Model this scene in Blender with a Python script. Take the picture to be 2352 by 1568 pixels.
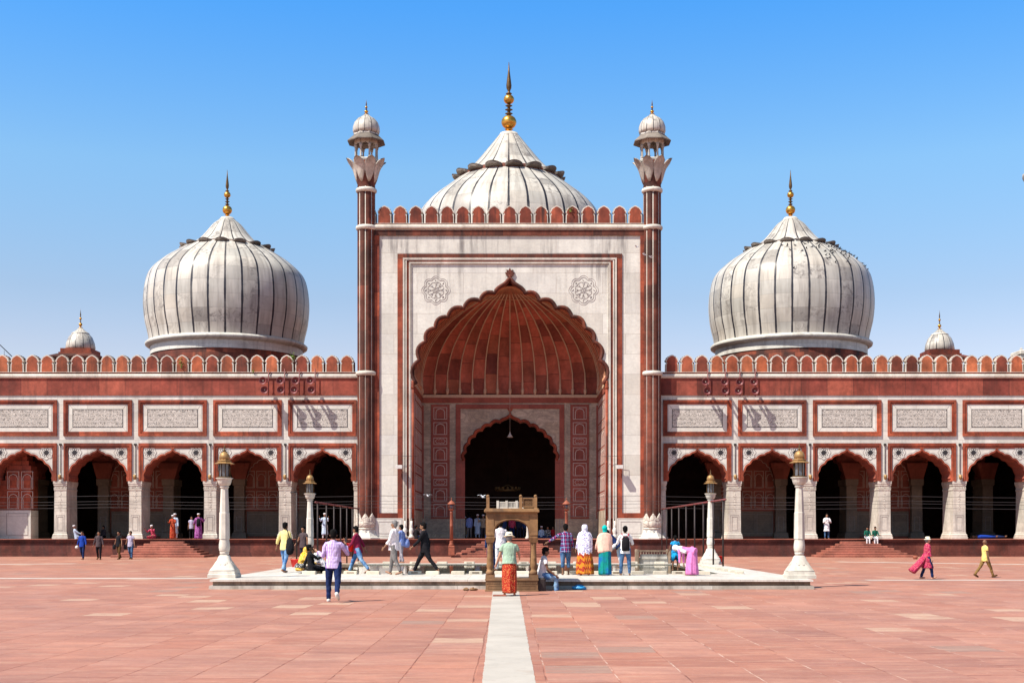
import bpy, math, random
from math import pi, sin, cos, radians
from mathutils import Vector, Matrix
from mathutils.geometry import tessellate_polygon

for o in list(bpy.data.objects):
    bpy.data.objects.remove(o)
SC = bpy.context.scene
COL = SC.collection
random.seed(7)

# ------------------------------------------------------------ camera
F = 2900.0                      # focal length in pixels of a 2352 px wide picture
CX, CY, EZ = 0.145, -84.4, 1.62
cd = bpy.data.cameras.new("Camera")
cam = bpy.data.objects.new("Camera", cd)
COL.objects.link(cam)
cam.location = (CX, CY, EZ)
cam.rotation_euler = (radians(90), 0, 0)
cd.sensor_width = 36.0
cd.lens = 36.0 * F / 2352.0
cd.shift_y = (1220 - 783.5) / 2352.0
cd.clip_start = 0.1
cd.clip_end = 3000
SC.camera = cam

# ------------------------------------------------------------ light
SUN_TO = Vector((-0.60, -0.42, 1.0)).normalized()      # towards the sun
w = bpy.data.worlds.new("World")
SC.world = w
w.use_nodes = True
nt = w.node_tree
nt.nodes.clear()
sky = nt.nodes.new("ShaderNodeTexSky")
sky.sky_type = 'NISHITA'
sky.sun_disc = False
sky.sun_elevation = math.asin(SUN_TO.z)
sky.sun_rotation = math.atan2(SUN_TO.x, SUN_TO.y)
sky.altitude = 0
sky.air_density = 1.0
sky.dust_density = 0.55
sky.ozone_density = 2.2
hs = nt.nodes.new("ShaderNodeHueSaturation")
hs.inputs['Saturation'].default_value = 1.2
bg = nt.nodes.new("ShaderNodeBackground")
bg.inputs['Strength'].default_value = 0.08
wo = nt.nodes.new("ShaderNodeOutputWorld")
nt.links.new(sky.outputs[0], hs.inputs['Color'])
# sky colour correction by height; unseen zenith warmed to cut blue fill
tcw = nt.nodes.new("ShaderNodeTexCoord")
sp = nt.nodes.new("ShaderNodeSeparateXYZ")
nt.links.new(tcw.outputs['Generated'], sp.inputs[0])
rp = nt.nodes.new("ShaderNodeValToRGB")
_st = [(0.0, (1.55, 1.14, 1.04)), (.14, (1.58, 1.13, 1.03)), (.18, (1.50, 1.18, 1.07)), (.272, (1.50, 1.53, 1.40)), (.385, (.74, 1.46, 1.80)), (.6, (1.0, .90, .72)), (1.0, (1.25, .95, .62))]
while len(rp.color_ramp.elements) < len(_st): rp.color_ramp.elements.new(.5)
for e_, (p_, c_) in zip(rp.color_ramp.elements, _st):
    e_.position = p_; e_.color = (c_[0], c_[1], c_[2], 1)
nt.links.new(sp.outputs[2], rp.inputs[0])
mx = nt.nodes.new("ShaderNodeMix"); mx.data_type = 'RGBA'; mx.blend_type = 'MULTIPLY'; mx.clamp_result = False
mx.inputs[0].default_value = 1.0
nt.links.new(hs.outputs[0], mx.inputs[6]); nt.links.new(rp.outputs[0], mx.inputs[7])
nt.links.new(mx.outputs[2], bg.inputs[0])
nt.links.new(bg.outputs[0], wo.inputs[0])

ld = bpy.data.lights.new("Sun", 'SUN')
ld.energy = 4.6
ld.angle = radians(0.5)
ld.color = (1.0, 0.94, 0.85)
sun = bpy.data.objects.new("Sun", ld)
COL.objects.link(sun)
sun.rotation_euler = (-SUN_TO).to_track_quat('-Z', 'Y').to_euler()

SC.view_settings.view_transform = 'Standard'
SC.view_settings.look = 'None'
SC.view_settings.exposure = 0.86
SC.view_settings.gamma = 1.0
SC.render.engine = 'CYCLES'
SC.cycles.max_bounces = 6
SC.cycles.use_denoising = True

# ------------------------------------------------------------ measuring
def S(y): return (y - CY) / F
def X(px, y=0.0): return (px - 1176) * S(y) + CX
def Z(py, y=0.0): return (1220 - py) * S(y) + EZ
def R(d, y=0.0): return d * S(y)
def gp(px, py, z=0.0):
    """the ground (or floor at height z) point seen at (px, py)"""
    s = (EZ - z) / (py - 1220.0)
    return ((px - 1176) * s + CX, s * F + CY)

# ------------------------------------------------------------ objects
def tag(o, label=None, cat=None, group=None, kind=None):
    if label: o['label'] = label
    if cat: o['category'] = cat
    if group: o['group'] = group
    if kind: o['kind'] = kind
    return o

def empty(name, loc=(0, 0, 0), rz=0.0, parent=None):
    o = bpy.data.objects.new(name, None)
    o.empty_display_size = 0.2
    COL.objects.link(o)
    o.location = loc
    o.rotation_euler = (0, 0, rz)
    if parent: o.parent = parent
    return o

def copy_tree(o, parent=None):
    c = o.copy()
    COL.objects.link(c)
    if parent is not None: c.parent = parent
    for ch in list(o.children):
        copy_tree(ch, c)
    return c

class MB:
    """collects shapes, then links them as ONE mesh object"""
    def __init__(s):
        s.v = []; s.f = []; s.m = []; s.sm = []; s.uv = {}
        s.mat = 0; s.smooth = False
        s.T = None
    def add(s, vs, fs, uvs=None, smooth=None):
        b = len(s.v)
        if s.T is not None:
            vs = [tuple(s.T @ Vector(p)) for p in vs]
        s.v.extend([tuple(p) for p in vs])
        for i, f in enumerate(fs):
            if uvs: s.uv[len(s.f)] = uvs[i]
            s.f.append([b + k for k in f])
            s.m.append(s.mat)
            s.sm.append(s.smooth if smooth is None else smooth)
    def box(s, x0, x1, y0, y1, z0, z1):
        vs = [(x0,y0,z0),(x1,y0,z0),(x1,y1,z0),(x0,y1,z0),(x0,y0,z1),(x1,y0,z1),(x1,y1,z1),(x0,y1,z1)]
        s.add(vs, [(0,3,2,1),(4,5,6,7),(0,1,5,4),(1,2,6,5),(2,3,7,6),(3,0,4,7)], smooth=False)
    def cbox(s, c, d):
        s.box(c[0]-d[0]/2, c[0]+d[0]/2, c[1]-d[1]/2, c[1]+d[1]/2, c[2]-d[2]/2, c[2]+d[2]/2)
    def bevbox(s, x0, x1, y0, y1, z0, z1, b=0.02):
        """box with chamfered vertical and top edges"""
        def ring(z, i):
            return [(x0+i+b,y0+i,z),(x1-i-b,y0+i,z),(x1-i,y0+i+b,z),(x1-i,y1-i-b,z),(x1-i-b,y1-i,z),(x0+i+b,y1-i,z),(x0+i,y1-i-b,z),(x0+i,y0+i+b,z)]
        vs = ring(z0, 0) + ring(z1-b, 0) + ring(z1, b)
        fs = [tuple(range(7,-1,-1)), tuple(range(16,24))]
        for k in range(2):
            for i in range(8):
                j = (i+1) % 8
                fs.append((k*8+i, k*8+j, k*8+8+j, k*8+8+i))
        s.add(vs, fs, smooth=False)
    def prism(s, poly, y0, y1, axis='y'):
        """polygon in (x, z) extruded along y"""
        n = len(poly)
        if axis == 'y': mk = lambda p, t: (p[0], t, p[1])
        elif axis == 'x': mk = lambda p, t: (t, p[0], p[1])
        else: mk = lambda p, t: (p[0], p[1], t)
        vs = [mk(p, y0) for p in poly] + [mk(p, y1) for p in poly]
        tri = tessellate_polygon([[Vector((p[0], p[1], 0)) for p in poly]])
        area = sum(poly[i][0]*poly[(i+1)%n][1]-poly[(i+1)%n][0]*poly[i][1] for i in range(n))
        fs = []
        for t in tri:
            a, b, c = t
            A = (poly[b][0]-poly[a][0])*(poly[c][1]-poly[a][1])-(poly[c][0]-poly[a][0])*(poly[b][1]-poly[a][1])
            if abs(A) < 1e-12: continue
            if A < 0: a, b, c = a, c, b
            fr = (a, b, c); bk = (c+n, b+n, a+n)
            if axis == 'z' or axis == 'x': fr, bk = (c, b, a), (a+n, b+n, c+n)
            fs += [fr, bk]
        for i in range(n):
            j = (i+1) % n
            q = (i, j, j+n, i+n)
            if axis == 'y': q = q[::-1]
            if area < 0: q = q[::-1]
            fs.append(q)
        s.add(vs, fs, smooth=False)
    def frame(s, x0, x1, z0, z1, t, y0, y1, tb=None):
        """rectangular frame of four butted bars; t = width, tb = bottom width (0 = open)"""
        tb = t if tb is None else tb
        s.box(x0, x1, y0, y1, z1-t, z1)
        s.box(x0, x0+t, y0, y1, z0+tb, z1-t)
        s.box(x1-t, x1, y0, y1, z0+tb, z1-t)
        if tb: s.box(x0, x1, y0, y1, z0, z0+tb)
    def lathe(s, prof, c=(0,0), n=32, a0=0.0, a1=2*pi, uvn=1.0, uvs=1.0, smooth=True, flute=None, cap=True):
        """prof = [(r, z)] bottom to top"""
        full = abs(a1-a0-2*pi) < 1e-6
        m = n if full else n+1
        vs = []
        for (r, z) in prof:
            for i in range(m):
                a = a0+(a1-a0)*i/n
                rr = r*(flute(a, z) if flute else 1.0)
                vs.append((c[0]+rr*cos(a), c[1]+rr*sin(a), z))
        fs = []; uv = []
        L = 0.0
        for k in range(len(prof)-1):
            dl = math.hypot(prof[k+1][0]-prof[k][0], prof[k+1][1]-prof[k][1])
            for i in range(n):
                j = (i+1) % m
                fs.append((k*m+i, k*m+j, (k+1)*m+j, (k+1)*m+i))
                u0, u1 = uvn*i/n, uvn*(i+1)/n
                uv.append([(u0, L*uvs), (u1, L*uvs), (u1, (L+dl)*uvs), (u0, (L+dl)*uvs)])
            L += dl
        s.add(vs, fs, uv, smooth)
        if full and cap:
            for k, rev in ((0, True), (len(prof)-1, False)):
                if prof[k][0] > 1e-4:
                    ring = list(range(k*m, k*m+m))
                    b = len(s.v)-len(vs)
                    s.f.append([b+q for q in (ring[::-1] if rev else ring)])
                    s.m.append(s.mat); s.sm.append(False)
    def tube(s, pts, rs, n=8, smooth=True, up=None, flat=1.0, closed=False):
        """tapered tube along points; rs radius or list; flat = ratio of the second radius"""
        P = [Vector(p) for p in pts]
        N = len(P)
        if not isinstance(rs, (list, tuple)): rs = [rs]*N
        vs = []
        prev = None
        for i in range(N):
            if closed: t = P[(i+1) % N]-P[i-1]
            elif i == 0: t = P[1]-P[0]
            elif i == N-1: t = P[-1]-P[-2]
            else: t = (P[i+1]-P[i]).normalized()+(P[i]-P[i-1]).normalized()
            if t.length < 1e-9: t = Vector((0,0,1))
            t.normalize()
            if prev is None:
                a = Vector(up) if up else (Vector((0,1,0)) if abs(t.y) < .9 else Vector((1,0,0)))
            else: a = prev
            a = (a-t*a.dot(t))
            if a.length < 1e-6: a = t.orthogonal()
            a.normalize(); b = t.cross(a)
            prev = a
            r = rs[i]
            r1, r2 = r if isinstance(r, tuple) else (r, r*flat)
            for k in range(n):
                q = 2*pi*k/n
                vs.append(tuple(P[i]+b*(r1*cos(q))+a*(r2*sin(q))))
        fs = []
        for i in range(N if closed else N-1):
            i2 = (i+1) % N
            for k in range(n):
                j = (k+1) % n
                fs.append((i*n+k, i*n+j, i2*n+j, i2*n+k))
        if not closed:
            fs.append(tuple(range(n-1, -1, -1)))
            fs.append(tuple((N-1)*n+k for k in range(n)))
        s.add(vs, fs, smooth=smooth)
    def ell(s, c, r, n=12, m=8, Rm=None):
        vs = []
        for i in range(m+1):
            p = pi*i/m
            for k in range(n):
                q = 2*pi*k/n
                d = Vector((r[0]*sin(p)*cos(q), r[1]*sin(p)*sin(q), -r[2]*cos(p)))
                if Rm is not None: d = Rm @ d
                vs.append((c[0]+d.x, c[1]+d.y, c[2]+d.z))
        fs = []
        for i in range(m):
            for k in range(n):
                j = (k+1) % n
                fs.append((i*n+k, i*n+j, (i+1)*n+j, (i+1)*n+k))
        s.add(vs, fs, smooth=True)
    def loft(s, rings, cap=True, smooth=True, closed=True):
        n = len(rings[0])
        vs = [p for r in rings for p in r]
        fs = []
        for i in range(len(rings)-1):
            for k in range(n if closed else n-1):
                j = (k+1) % n
                fs.append((i*n+k, i*n+j, (i+1)*n+j, (i+1)*n+k))
        if cap and closed:
            fs.append(tuple(range(n-1, -1, -1)))
            fs.append(tuple((len(rings)-1)*n+k for k in range(n)))
        s.add(vs, fs, smooth=smooth)
    def mesh(s, name, mats):
        me = bpy.data.meshes.new(name)
        me.from_pydata(s.v, [], s.f)
        me.polygons.foreach_set('material_index', s.m)
        me.polygons.foreach_set('use_smooth', s.sm)
        if s.uv:
            ul = me.uv_layers.new(name="UVMap")
            d = ul.data
            for pi_, p in enumerate(me.polygons):
                u = s.uv.get(pi_)
                if u:
                    for k, li in enumerate(p.loop_indices): d[li].uv = u[k]
        if not isinstance(mats, (list, tuple)): mats = [mats]
        for m in mats: me.materials.append(m)
        me.validate(); me.update()
        return me
    def build(s, name, mats, parent=None, loc=None, rz=None):
        me = s.mesh(name, mats)
        o = bpy.data.objects.new(name, me)
        COL.objects.link(o)
        if parent: o.parent = parent
        if loc: o.location = loc
        if rz is not None: o.rotation_euler = (0, 0, rz)
        return o

def inst(name, me, parent=None, loc=None, scale=None, rz=None):
    o = bpy.data.objects.new(name, me)
    COL.objects.link(o)
    if parent: o.parent = parent
    if loc: o.location = loc
    if scale: o.scale = scale
    if rz is not None: o.rotation_euler = (0, 0, rz)
    return o

# ------------------------------------------------------------ materials
class NT:
    def __init__(s, name):
        s.m = bpy.data.materials.new(name)
        s.m.use_nodes = True
        s.t = s.m.node_tree
        s.t.nodes.clear()
        s.out = s.n("ShaderNodeOutputMaterial")
        s.b = s.n("ShaderNodeBsdfPrincipled")
        s.l(s.b.outputs[0], s.out.inputs[0])
    def n(s, ty, **k):
        x = s.t.nodes.new(ty)
        for a, v in k.items(): setattr(x, a, v)
        return x
    def l(s, a, b): s.t.links.new(a, b)
    def setin(s, node, key, v):
        if hasattr(v, 'links') or hasattr(v, 'is_linked'): s.l(v, node.inputs[key])
        else: node.inputs[key].default_value = v
    def math(s, op, a, b=0.0, c=None, clamp=False):
        x = s.n("ShaderNodeMath", operation=op, use_clamp=clamp)
        s.setin(x, 0, a); s.setin(x, 1, b)
        if c is not None: s.setin(x, 2, c)
        return x.outputs[0]
    def xyz(s, x, y, z):
        c = s.n("ShaderNodeCombineXYZ")
        s.setin(c, 0, x); s.setin(c, 1, y); s.setin(c, 2, z)
        return c.outputs[0]
    def sep(s, v):
        c = s.n("ShaderNodeSeparateXYZ"); s.l(v, c.inputs[0]); return c.outputs
    def noise(s, v, scale, detail=4.0, rough=0.55, dist=0.0):
        x = s.n("ShaderNodeTexNoise")
        s.l(v, x.inputs['Vector'])
        x.inputs['Scale'].default_value = scale
        x.inputs['Detail'].default_value = detail
        x.inputs['Roughness'].default_value = rough
        x.inputs['Distortion'].default_value = dist
        return x.outputs[0]
    def ramp(s, f, stops, mode='LINEAR'):
        r = s.n("ShaderNodeValToRGB")
        r.color_ramp.interpolation = mode
        e = r.color_ramp.elements
        while len(e) < len(stops): e.new(0.5)
        for i, (p, c) in enumerate(stops):
            e[i].position = p
            if not isinstance(c, (tuple, list)): c = (c, c, c)
            e[i].color = (c[0], c[1], c[2], 1)
        s.l(f, r.inputs[0])
        return r.outputs[0]
    def mix(s, f, a, b, mode='MIX'):
        x = s.n("ShaderNodeMix", data_type='RGBA', blend_type=mode)
        s.setin(x, 0, f)
        for k, v in ((6, a), (7, b)):
            if isinstance(v, tuple): x.inputs[k].default_value = (v[0], v[1], v[2], 1)
            else: s.l(v, x.inputs[k])
        return x.outputs[2]
    def bump(s, h, strength=0.3, dist=0.02):
        x = s.n("ShaderNodeBump")
        x.inputs['Strength'].default_value = strength
        x.inputs['Distance'].default_value = dist
        s.l(h, x.inputs['Height'])
        s.l(x.outputs[0], s.b.inputs['Normal'])
    def col(s, c):
        if isinstance(c, tuple): s.b.inputs['Base Color'].default_value = (c[0], c[1], c[2], 1)
        else: s.l(c, s.b.inputs['Base Color'])
        return s
    def set(s, rough=0.8, metal=0.0, spec=0.3):
        s.b.inputs['Roughness'].default_value = rough
        s.b.inputs['Metallic'].default_value = metal
        s.b.inputs['Specular IOR Level'].default_value = spec
        return s

def stone(name, cols, bw=1.2, bh=0.6, mortar=(.1,.08,.07), ms=0.006, vein=0.0, veincol=(.25,.22,.2),
          streak=0.0, blotch=0.25, rough=0.75, spec=0.25, plane='wall', streakcol=(.1,.08,.07), bump=0.25,
          offset=0.5, fine=6.0, tones=1.0, topz=None):
    """cut stone in blocks: every block its own tone, joints, veins, weather streaks"""
    N = NT(name)
    g = N.n("ShaderNodeNewGeometry").outputs['Position']
    x, y, z = N.sep(g)
    if plane == 'wall':
        u = N.math('ADD', x, N.math('MULTIPLY', y, 0.93)); v = z
    elif plane == 'uv':
        un = N.n('ShaderNodeUVMap'); un.uv_map = 'UVMap'
        u, v, _z = N.sep(un.outputs[0])
    else:
        u = y; v = x
    wob = N.noise(g, 1.7, 2.0)
    wv = N.math('MULTIPLY_ADD', wob, 0.03, v)
    uv = N.xyz(u, wv, 0.0)
    br = N.n("ShaderNodeTexBrick")
    br.offset = offset
    N.l(uv, br.inputs['Vector'])
    for k, val in (('Color1', (0,0,0,1)), ('Color2', (1,1,1,1)), ('Mortar', (.5,.5,.5,1))):
        br.inputs[k].default_value = val
    br.inputs['Scale'].default_value = 1.0
    br.inputs['Mortar Size'].default_value = ms
    br.inputs['Mortar Smooth'].default_value = 0.1
    br.inputs['Bias'].default_value = 0.0
    br.inputs['Brick Width'].default_value = bw
    br.inputs['Row Height'].default_value = bh
    n = len(cols)
    c = N.ramp(br.outputs['Color'], [(i/(n-1)*tones, cc) for i, cc in enumerate(cols)])
    big = N.noise(g, 0.8, 5.0, 0.6)
    c = N.mix(1.0, c, N.ramp(big, [(0.3, 1-blotch), (0.7, 1+blotch*0.5)]), 'MULTIPLY')
    fn = N.noise(g, fine, 6.0, 0.65)
    c = N.mix(1.0, c, N.ramp(fn, [(0.3, 1-blotch*.6), (0.7, 1.08)]), 'MULTIPLY')
    if vein:
        vv = N.xyz(N.math('ADD', u, N.math('MULTIPLY', N.math('FLOOR', N.math('DIVIDE', z, bh)), 3.7)),
                   N.math('MULTIPLY', v, 2.2), N.math('MULTIPLY', br.outputs['Color'], 5.0))
        ve = N.noise(vv, 0.9, 7.0, 0.62, 1.2)
        ve = N.math('ABSOLUTE', N.math('SUBTRACT', ve, 0.5))
        ve = N.ramp(ve, [(0.0, vein), (0.035, vein*.3), (0.12, 0.0)])
        c = N.mix(ve, c, veincol)
    if streak:
        sv = N.xyz(N.math('MULTIPLY', u, 2.6), N.math('MULTIPLY', z, 0.22), y)
        st = N.noise(sv, 1.0, 6.0, 0.62)
        st2 = N.noise(g, 0.35, 3.0)
        st = N.math('MULTIPLY', N.ramp(st, [(0.47, 0.0), (0.66, 1.0)]), N.ramp(st2, [(0.38, 0.15), (0.62, 1.0)]))
        if topz:                      # rain has washed soot down from the cornice
            k = N.math('DIVIDE', N.math('SUBTRACT', z, topz[0]), topz[1]-topz[0], clamp=True)
            k = N.math('MULTIPLY_ADD', k, .88, .12)
            st = N.math('MULTIPLY', st, k)
        c = N.mix(N.math('MULTIPLY', st, streak), c, streakcol)
    c = N.mix(N.math('MULTIPLY', br.outputs['Fac'], 0.85), c, mortar)
    N.col(c).set(rough, 0.0, spec)
    h = N.math('SUBTRACT', N.math('MULTIPLY', fn, 0.6), br.outputs['Fac'])
    N.bump(h, bump, 0.02)
    return N.m

MARBLE = stone("white_marble", [(.54,.525,.465),(.615,.60,.535),(.65,.64,.575),(.565,.54,.47),(.59,.585,.54)], 3.1, 1.35,
               mortar=(.33,.29,.25), ms=.012, vein=.28, veincol=(.40,.37,.34), streak=1.0, streakcol=(.17,.155,.145), rough=.5, spec=.4, blotch=.12, topz=(15.5, 21.2))
MARBLE_S = stone("streaked_marble", [(.52,.505,.445),(.605,.59,.53),(.635,.625,.565),(.55,.53,.465)], 2.3, .6,
               mortar=(.33,.29,.25), ms=.008, vein=.3, veincol=(.38,.35,.33), streak=.6, streakcol=(.24,.21,.19), rough=.5, spec=.4, blotch=.16)
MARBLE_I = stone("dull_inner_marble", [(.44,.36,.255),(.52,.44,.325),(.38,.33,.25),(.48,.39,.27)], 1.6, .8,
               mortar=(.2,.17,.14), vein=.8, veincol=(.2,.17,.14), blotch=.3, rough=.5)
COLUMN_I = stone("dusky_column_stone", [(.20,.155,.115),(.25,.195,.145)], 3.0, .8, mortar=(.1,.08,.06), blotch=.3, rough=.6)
TRIM = stone("worn_marble_trim", [(.54,.50,.43),(.62,.585,.515),(.58,.53,.45)], 2.0, 5.0,
             mortar=(.25,.2,.16), streak=.45, streakcol=(.2,.155,.115), rough=.55, blotch=.25)
AGED = stone("aged_marble", [(.36,.325,.28),(.45,.41,.36),(.50,.46,.40),(.40,.35,.29)], 1.0, 2.0,
             mortar=(.2,.16,.13), streak=.8, streakcol=(.15,.115,.09), rough=.6, blotch=.45, fine=5)
RED = stone("red_sandstone", [(0.165,0.036,0.021),(0.308,0.063,0.031),(0.422,0.097,0.046),(0.228,0.048,0.027),(0.365,0.097,0.048)], 1.9, 1.6,
            mortar=(.06,.02,.016), streak=.8, streakcol=(.055,.02,.016), blotch=.55, fine=4)
RED_D = stone("dark_weathered_sandstone", [(0.072,0.026,0.019),(0.126,0.038,0.024),(0.186,0.050,0.029),(0.102,0.034,0.023),(0.240,0.066,0.034)], .55, 1.5,
              mortar=(.03,.016,.012), streak=.9, streakcol=(.028,.015,.013), blotch=.6, offset=0, fine=4)
RED_M = stone("merlon_sandstone", [(.25,.058,.03),(.40,.10,.045),(.49,.15,.065),(.30,.07,.04),(.19,.048,.028),(.44,.12,.05)], 1.0, 6.0,
              mortar=(.3,.07,.04), ms=0.0, streak=.75, streakcol=(.075,.03,.022), blotch=.55, offset=0, fine=2.2)
RED_F = stone("frieze_sandstone", [(0.172,0.040,0.030),(0.299,0.069,0.044),(0.230,0.052,0.036),(0.380,0.098,0.060),(0.276,0.063,0.044)], 1.75, 4.0,
              mortar=(.045,.018,.015), ms=.012, streak=.75, streakcol=(.06,.024,.018), blotch=.45, fine=4)
RED_VB = stone("vault_panel_sandstone", [(0.157,0.043,0.034),(0.370,0.099,0.062),(0.459,0.129,0.081),(0.414,0.112,0.069),(0.493,0.140,0.090),(0.213,0.054,0.039),(0.437,0.146,0.078)], 1.0, 1.45,
              mortar=(.07,.025,.018), ms=.022, streak=.2, streakcol=(.12,.04,.025), blotch=.45, rough=.7, fine=4, plane='uv', offset=0)
RED_V = stone("vault_sandstone", [(.25,.055,.028),(.37,.085,.042),(.30,.066,.034),(.42,.105,.052),(.20,.042,.026)], 1.0, 1.5,
              mortar=(.09,.03,.02), streak=.25, streakcol=(.12,.04,.025), blotch=.4, rough=.7, fine=4)
RED_P = stone("panel_sandstone", [(.25,.075,.055),(.31,.095,.068),(.28,.082,.06)], 1.2, 1.1, mortar=(.09,.035,.028), blotch=.3)
RED_MD = stone("dark_merlon_sandstone", [(.16,.035,.022),(.30,.07,.036),(.36,.09,.045),(.22,.05,.03)], 1.0, 6.0, mortar=(.3,.07,.04), ms=0.0, streak=1.0, streakcol=(.03,.015,.014), blotch=.6, offset=0, fine=2.2)
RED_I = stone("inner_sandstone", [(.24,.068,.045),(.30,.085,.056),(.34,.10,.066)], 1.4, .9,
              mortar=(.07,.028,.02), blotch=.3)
DRUM = stone("sooty_drum_sandstone", [(.30,.075,.04),(.20,.05,.03),(.06,.03,.025),(.34,.09,.048),(.12,.038,.028),(.27,.065,.036)], .62, .34, mortar=(.07,.03,.022), streak=.85, streakcol=(.04,.022,.02), blotch=.5, fine=4)
PLINTH = stone("plinth_sandstone", [(0.079,0.025,0.020),(0.135,0.036,0.025),(0.198,0.057,0.038),(0.103,0.033,0.027),(0.158,0.040,0.026)], 1.5, .9,
               mortar=(.035,.018,.015), streak=.6, streakcol=(.05,.033,.028), blotch=.55, fine=7)
STEP = stone("step_sandstone", [(.27,.088,.058),(.36,.125,.083),(.31,.10,.068)], 1.4, .2,
             mortar=(.08,.03,.025), blotch=.45, fine=8)
SAND = stone("tan_sandstone", [(.26,.145,.065),(.40,.225,.10),(.33,.18,.08),(.22,.125,.065)], 3.0, .55,
             mortar=(.16,.09,.05), ms=.004, streak=.75, streakcol=(.09,.06,.04), blotch=.5, fine=9, rough=.85)
TANK = stone("pool_marble", [(.60,.56,.50),(.66,.62,.56),(.55,.50,.43)], 2.2, 1.1,
             mortar=(.3,.25,.2), streak=.0, blotch=.2, fine=5, vein=.35, plane='floor', rough=.45, spec=.4)
TANK_F = stone("stained_pool_marble", [(.50,.47,.41),(.60,.57,.51),(.42,.38,.32)], 2.4, 3.0,
               mortar=(.10,.08,.06), streak=.95, streakcol=(.14,.11,.085), blotch=.4, fine=5)
TANK_R = stone("grimy_coping", [(.27,.185,.12),(.38,.28,.20),(.19,.125,.08)], 2.4, 3.0,
               mortar=(.08,.06,.05), streak=.9, streakcol=(.055,.035,.03), blotch=.6, fine=5)
ALGAE = stone("algae_stained_stone", [(.05,.055,.03),(.09,.085,.05),(.035,.04,.022)], 2, 3, ms=0, streak=.6, blotch=.6, fine=6)
BLOCK = stone("cream_block_marble", [(.60,.54,.42),(.66,.60,.49),(.56,.50,.40)], 9, 9, ms=0, blotch=.25, fine=7)
INNERDARK = stone("gloom_dark_stone", [(.055,.03,.026),(.075,.038,.032),(.065,.034,.028)], 1.6, .9, mortar=(.02,.01,.01), blotch=.3)  # near-black gloom of the hall is put into the stone's colour

def simple(name, col, rough=.6, metal=0.0, spec=.4, var=.25, scale=8.0, bump=.15, bd=.01):
    N = NT(name)
    tc = N.n("ShaderNodeTexCoord").outputs['Object']
    f = N.noise(tc, scale, 5.0, .6)
    N.col(N.mix(1.0, N.ramp(f, [(0.25, tuple(c*(1-var) for c in col)), (0.75, tuple(min(1, c*(1+var*.5)) for c in col))]), (1,1,1), 'MULTIPLY'))
    N.set(rough, metal, spec)
    if bump: N.bump(f, bump, bd)
    return N.m

BLACK = simple("black_inlay", (.022,.02,.022), .5)
GREYLINE = simple("grey_inlay", (.27,.235,.215), .6)
PALELINE = simple("pale_inlay", (.50,.40,.34), .6)
PALETRIM = simple("pale_rib", (.52,.37,.25), .7)
GOLD = simple("gilded_copper", (.62,.33,.06), .34, .85, .5, .45, 5.0, .1)
BRONZE = simple("tarnished_bronze", (.13,.075,.03), .5, .7, .5, .5, 6.0)
BRASS = simple("weathered_brass", (.36,.21,.08), .55, .45, .4, .5, 7.0)
IRON = simple("dark_iron", (.035,.025,.024), .6, .3, .4, .4, 9)
RUSTRED = simple("red_painted_metal", (.17,.04,.04), .5, 0, .4, .35, 9)
GLASS = simple("dusty_glass", (.10,.11,.13), .15, 0, .6, .4, 6, 0)
WIRE = simple("wire", (.05,.045,.05), .6)
LEAF = simple("leaf", (.10,.19,.02), .6, 0, .3, .5, 20)
REDPLASTIC = simple("red_plastic", (.65,.015,.01), .35, 0, .5, .1, 4)
BLUEPLASTIC = simple("blue_plastic", (.02,.25,.55), .35, 0, .5, .3, 14, .6, .03)
LAMPRED = simple("orange_red_stone", (.27,.080,.045), .7, 0, .3, .3, 6)
WHITEPAINT = simple("white_box", (.6,.58,.55), .5)
PIGEON = simple("pigeon_feathers", (.035,.038,.05), .6, 0, .3, .5, 30)
PIGEON_W = simple("pale_pigeon_feathers", (.5,.52,.56), .6, 0, .3, .3, 30)

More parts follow.
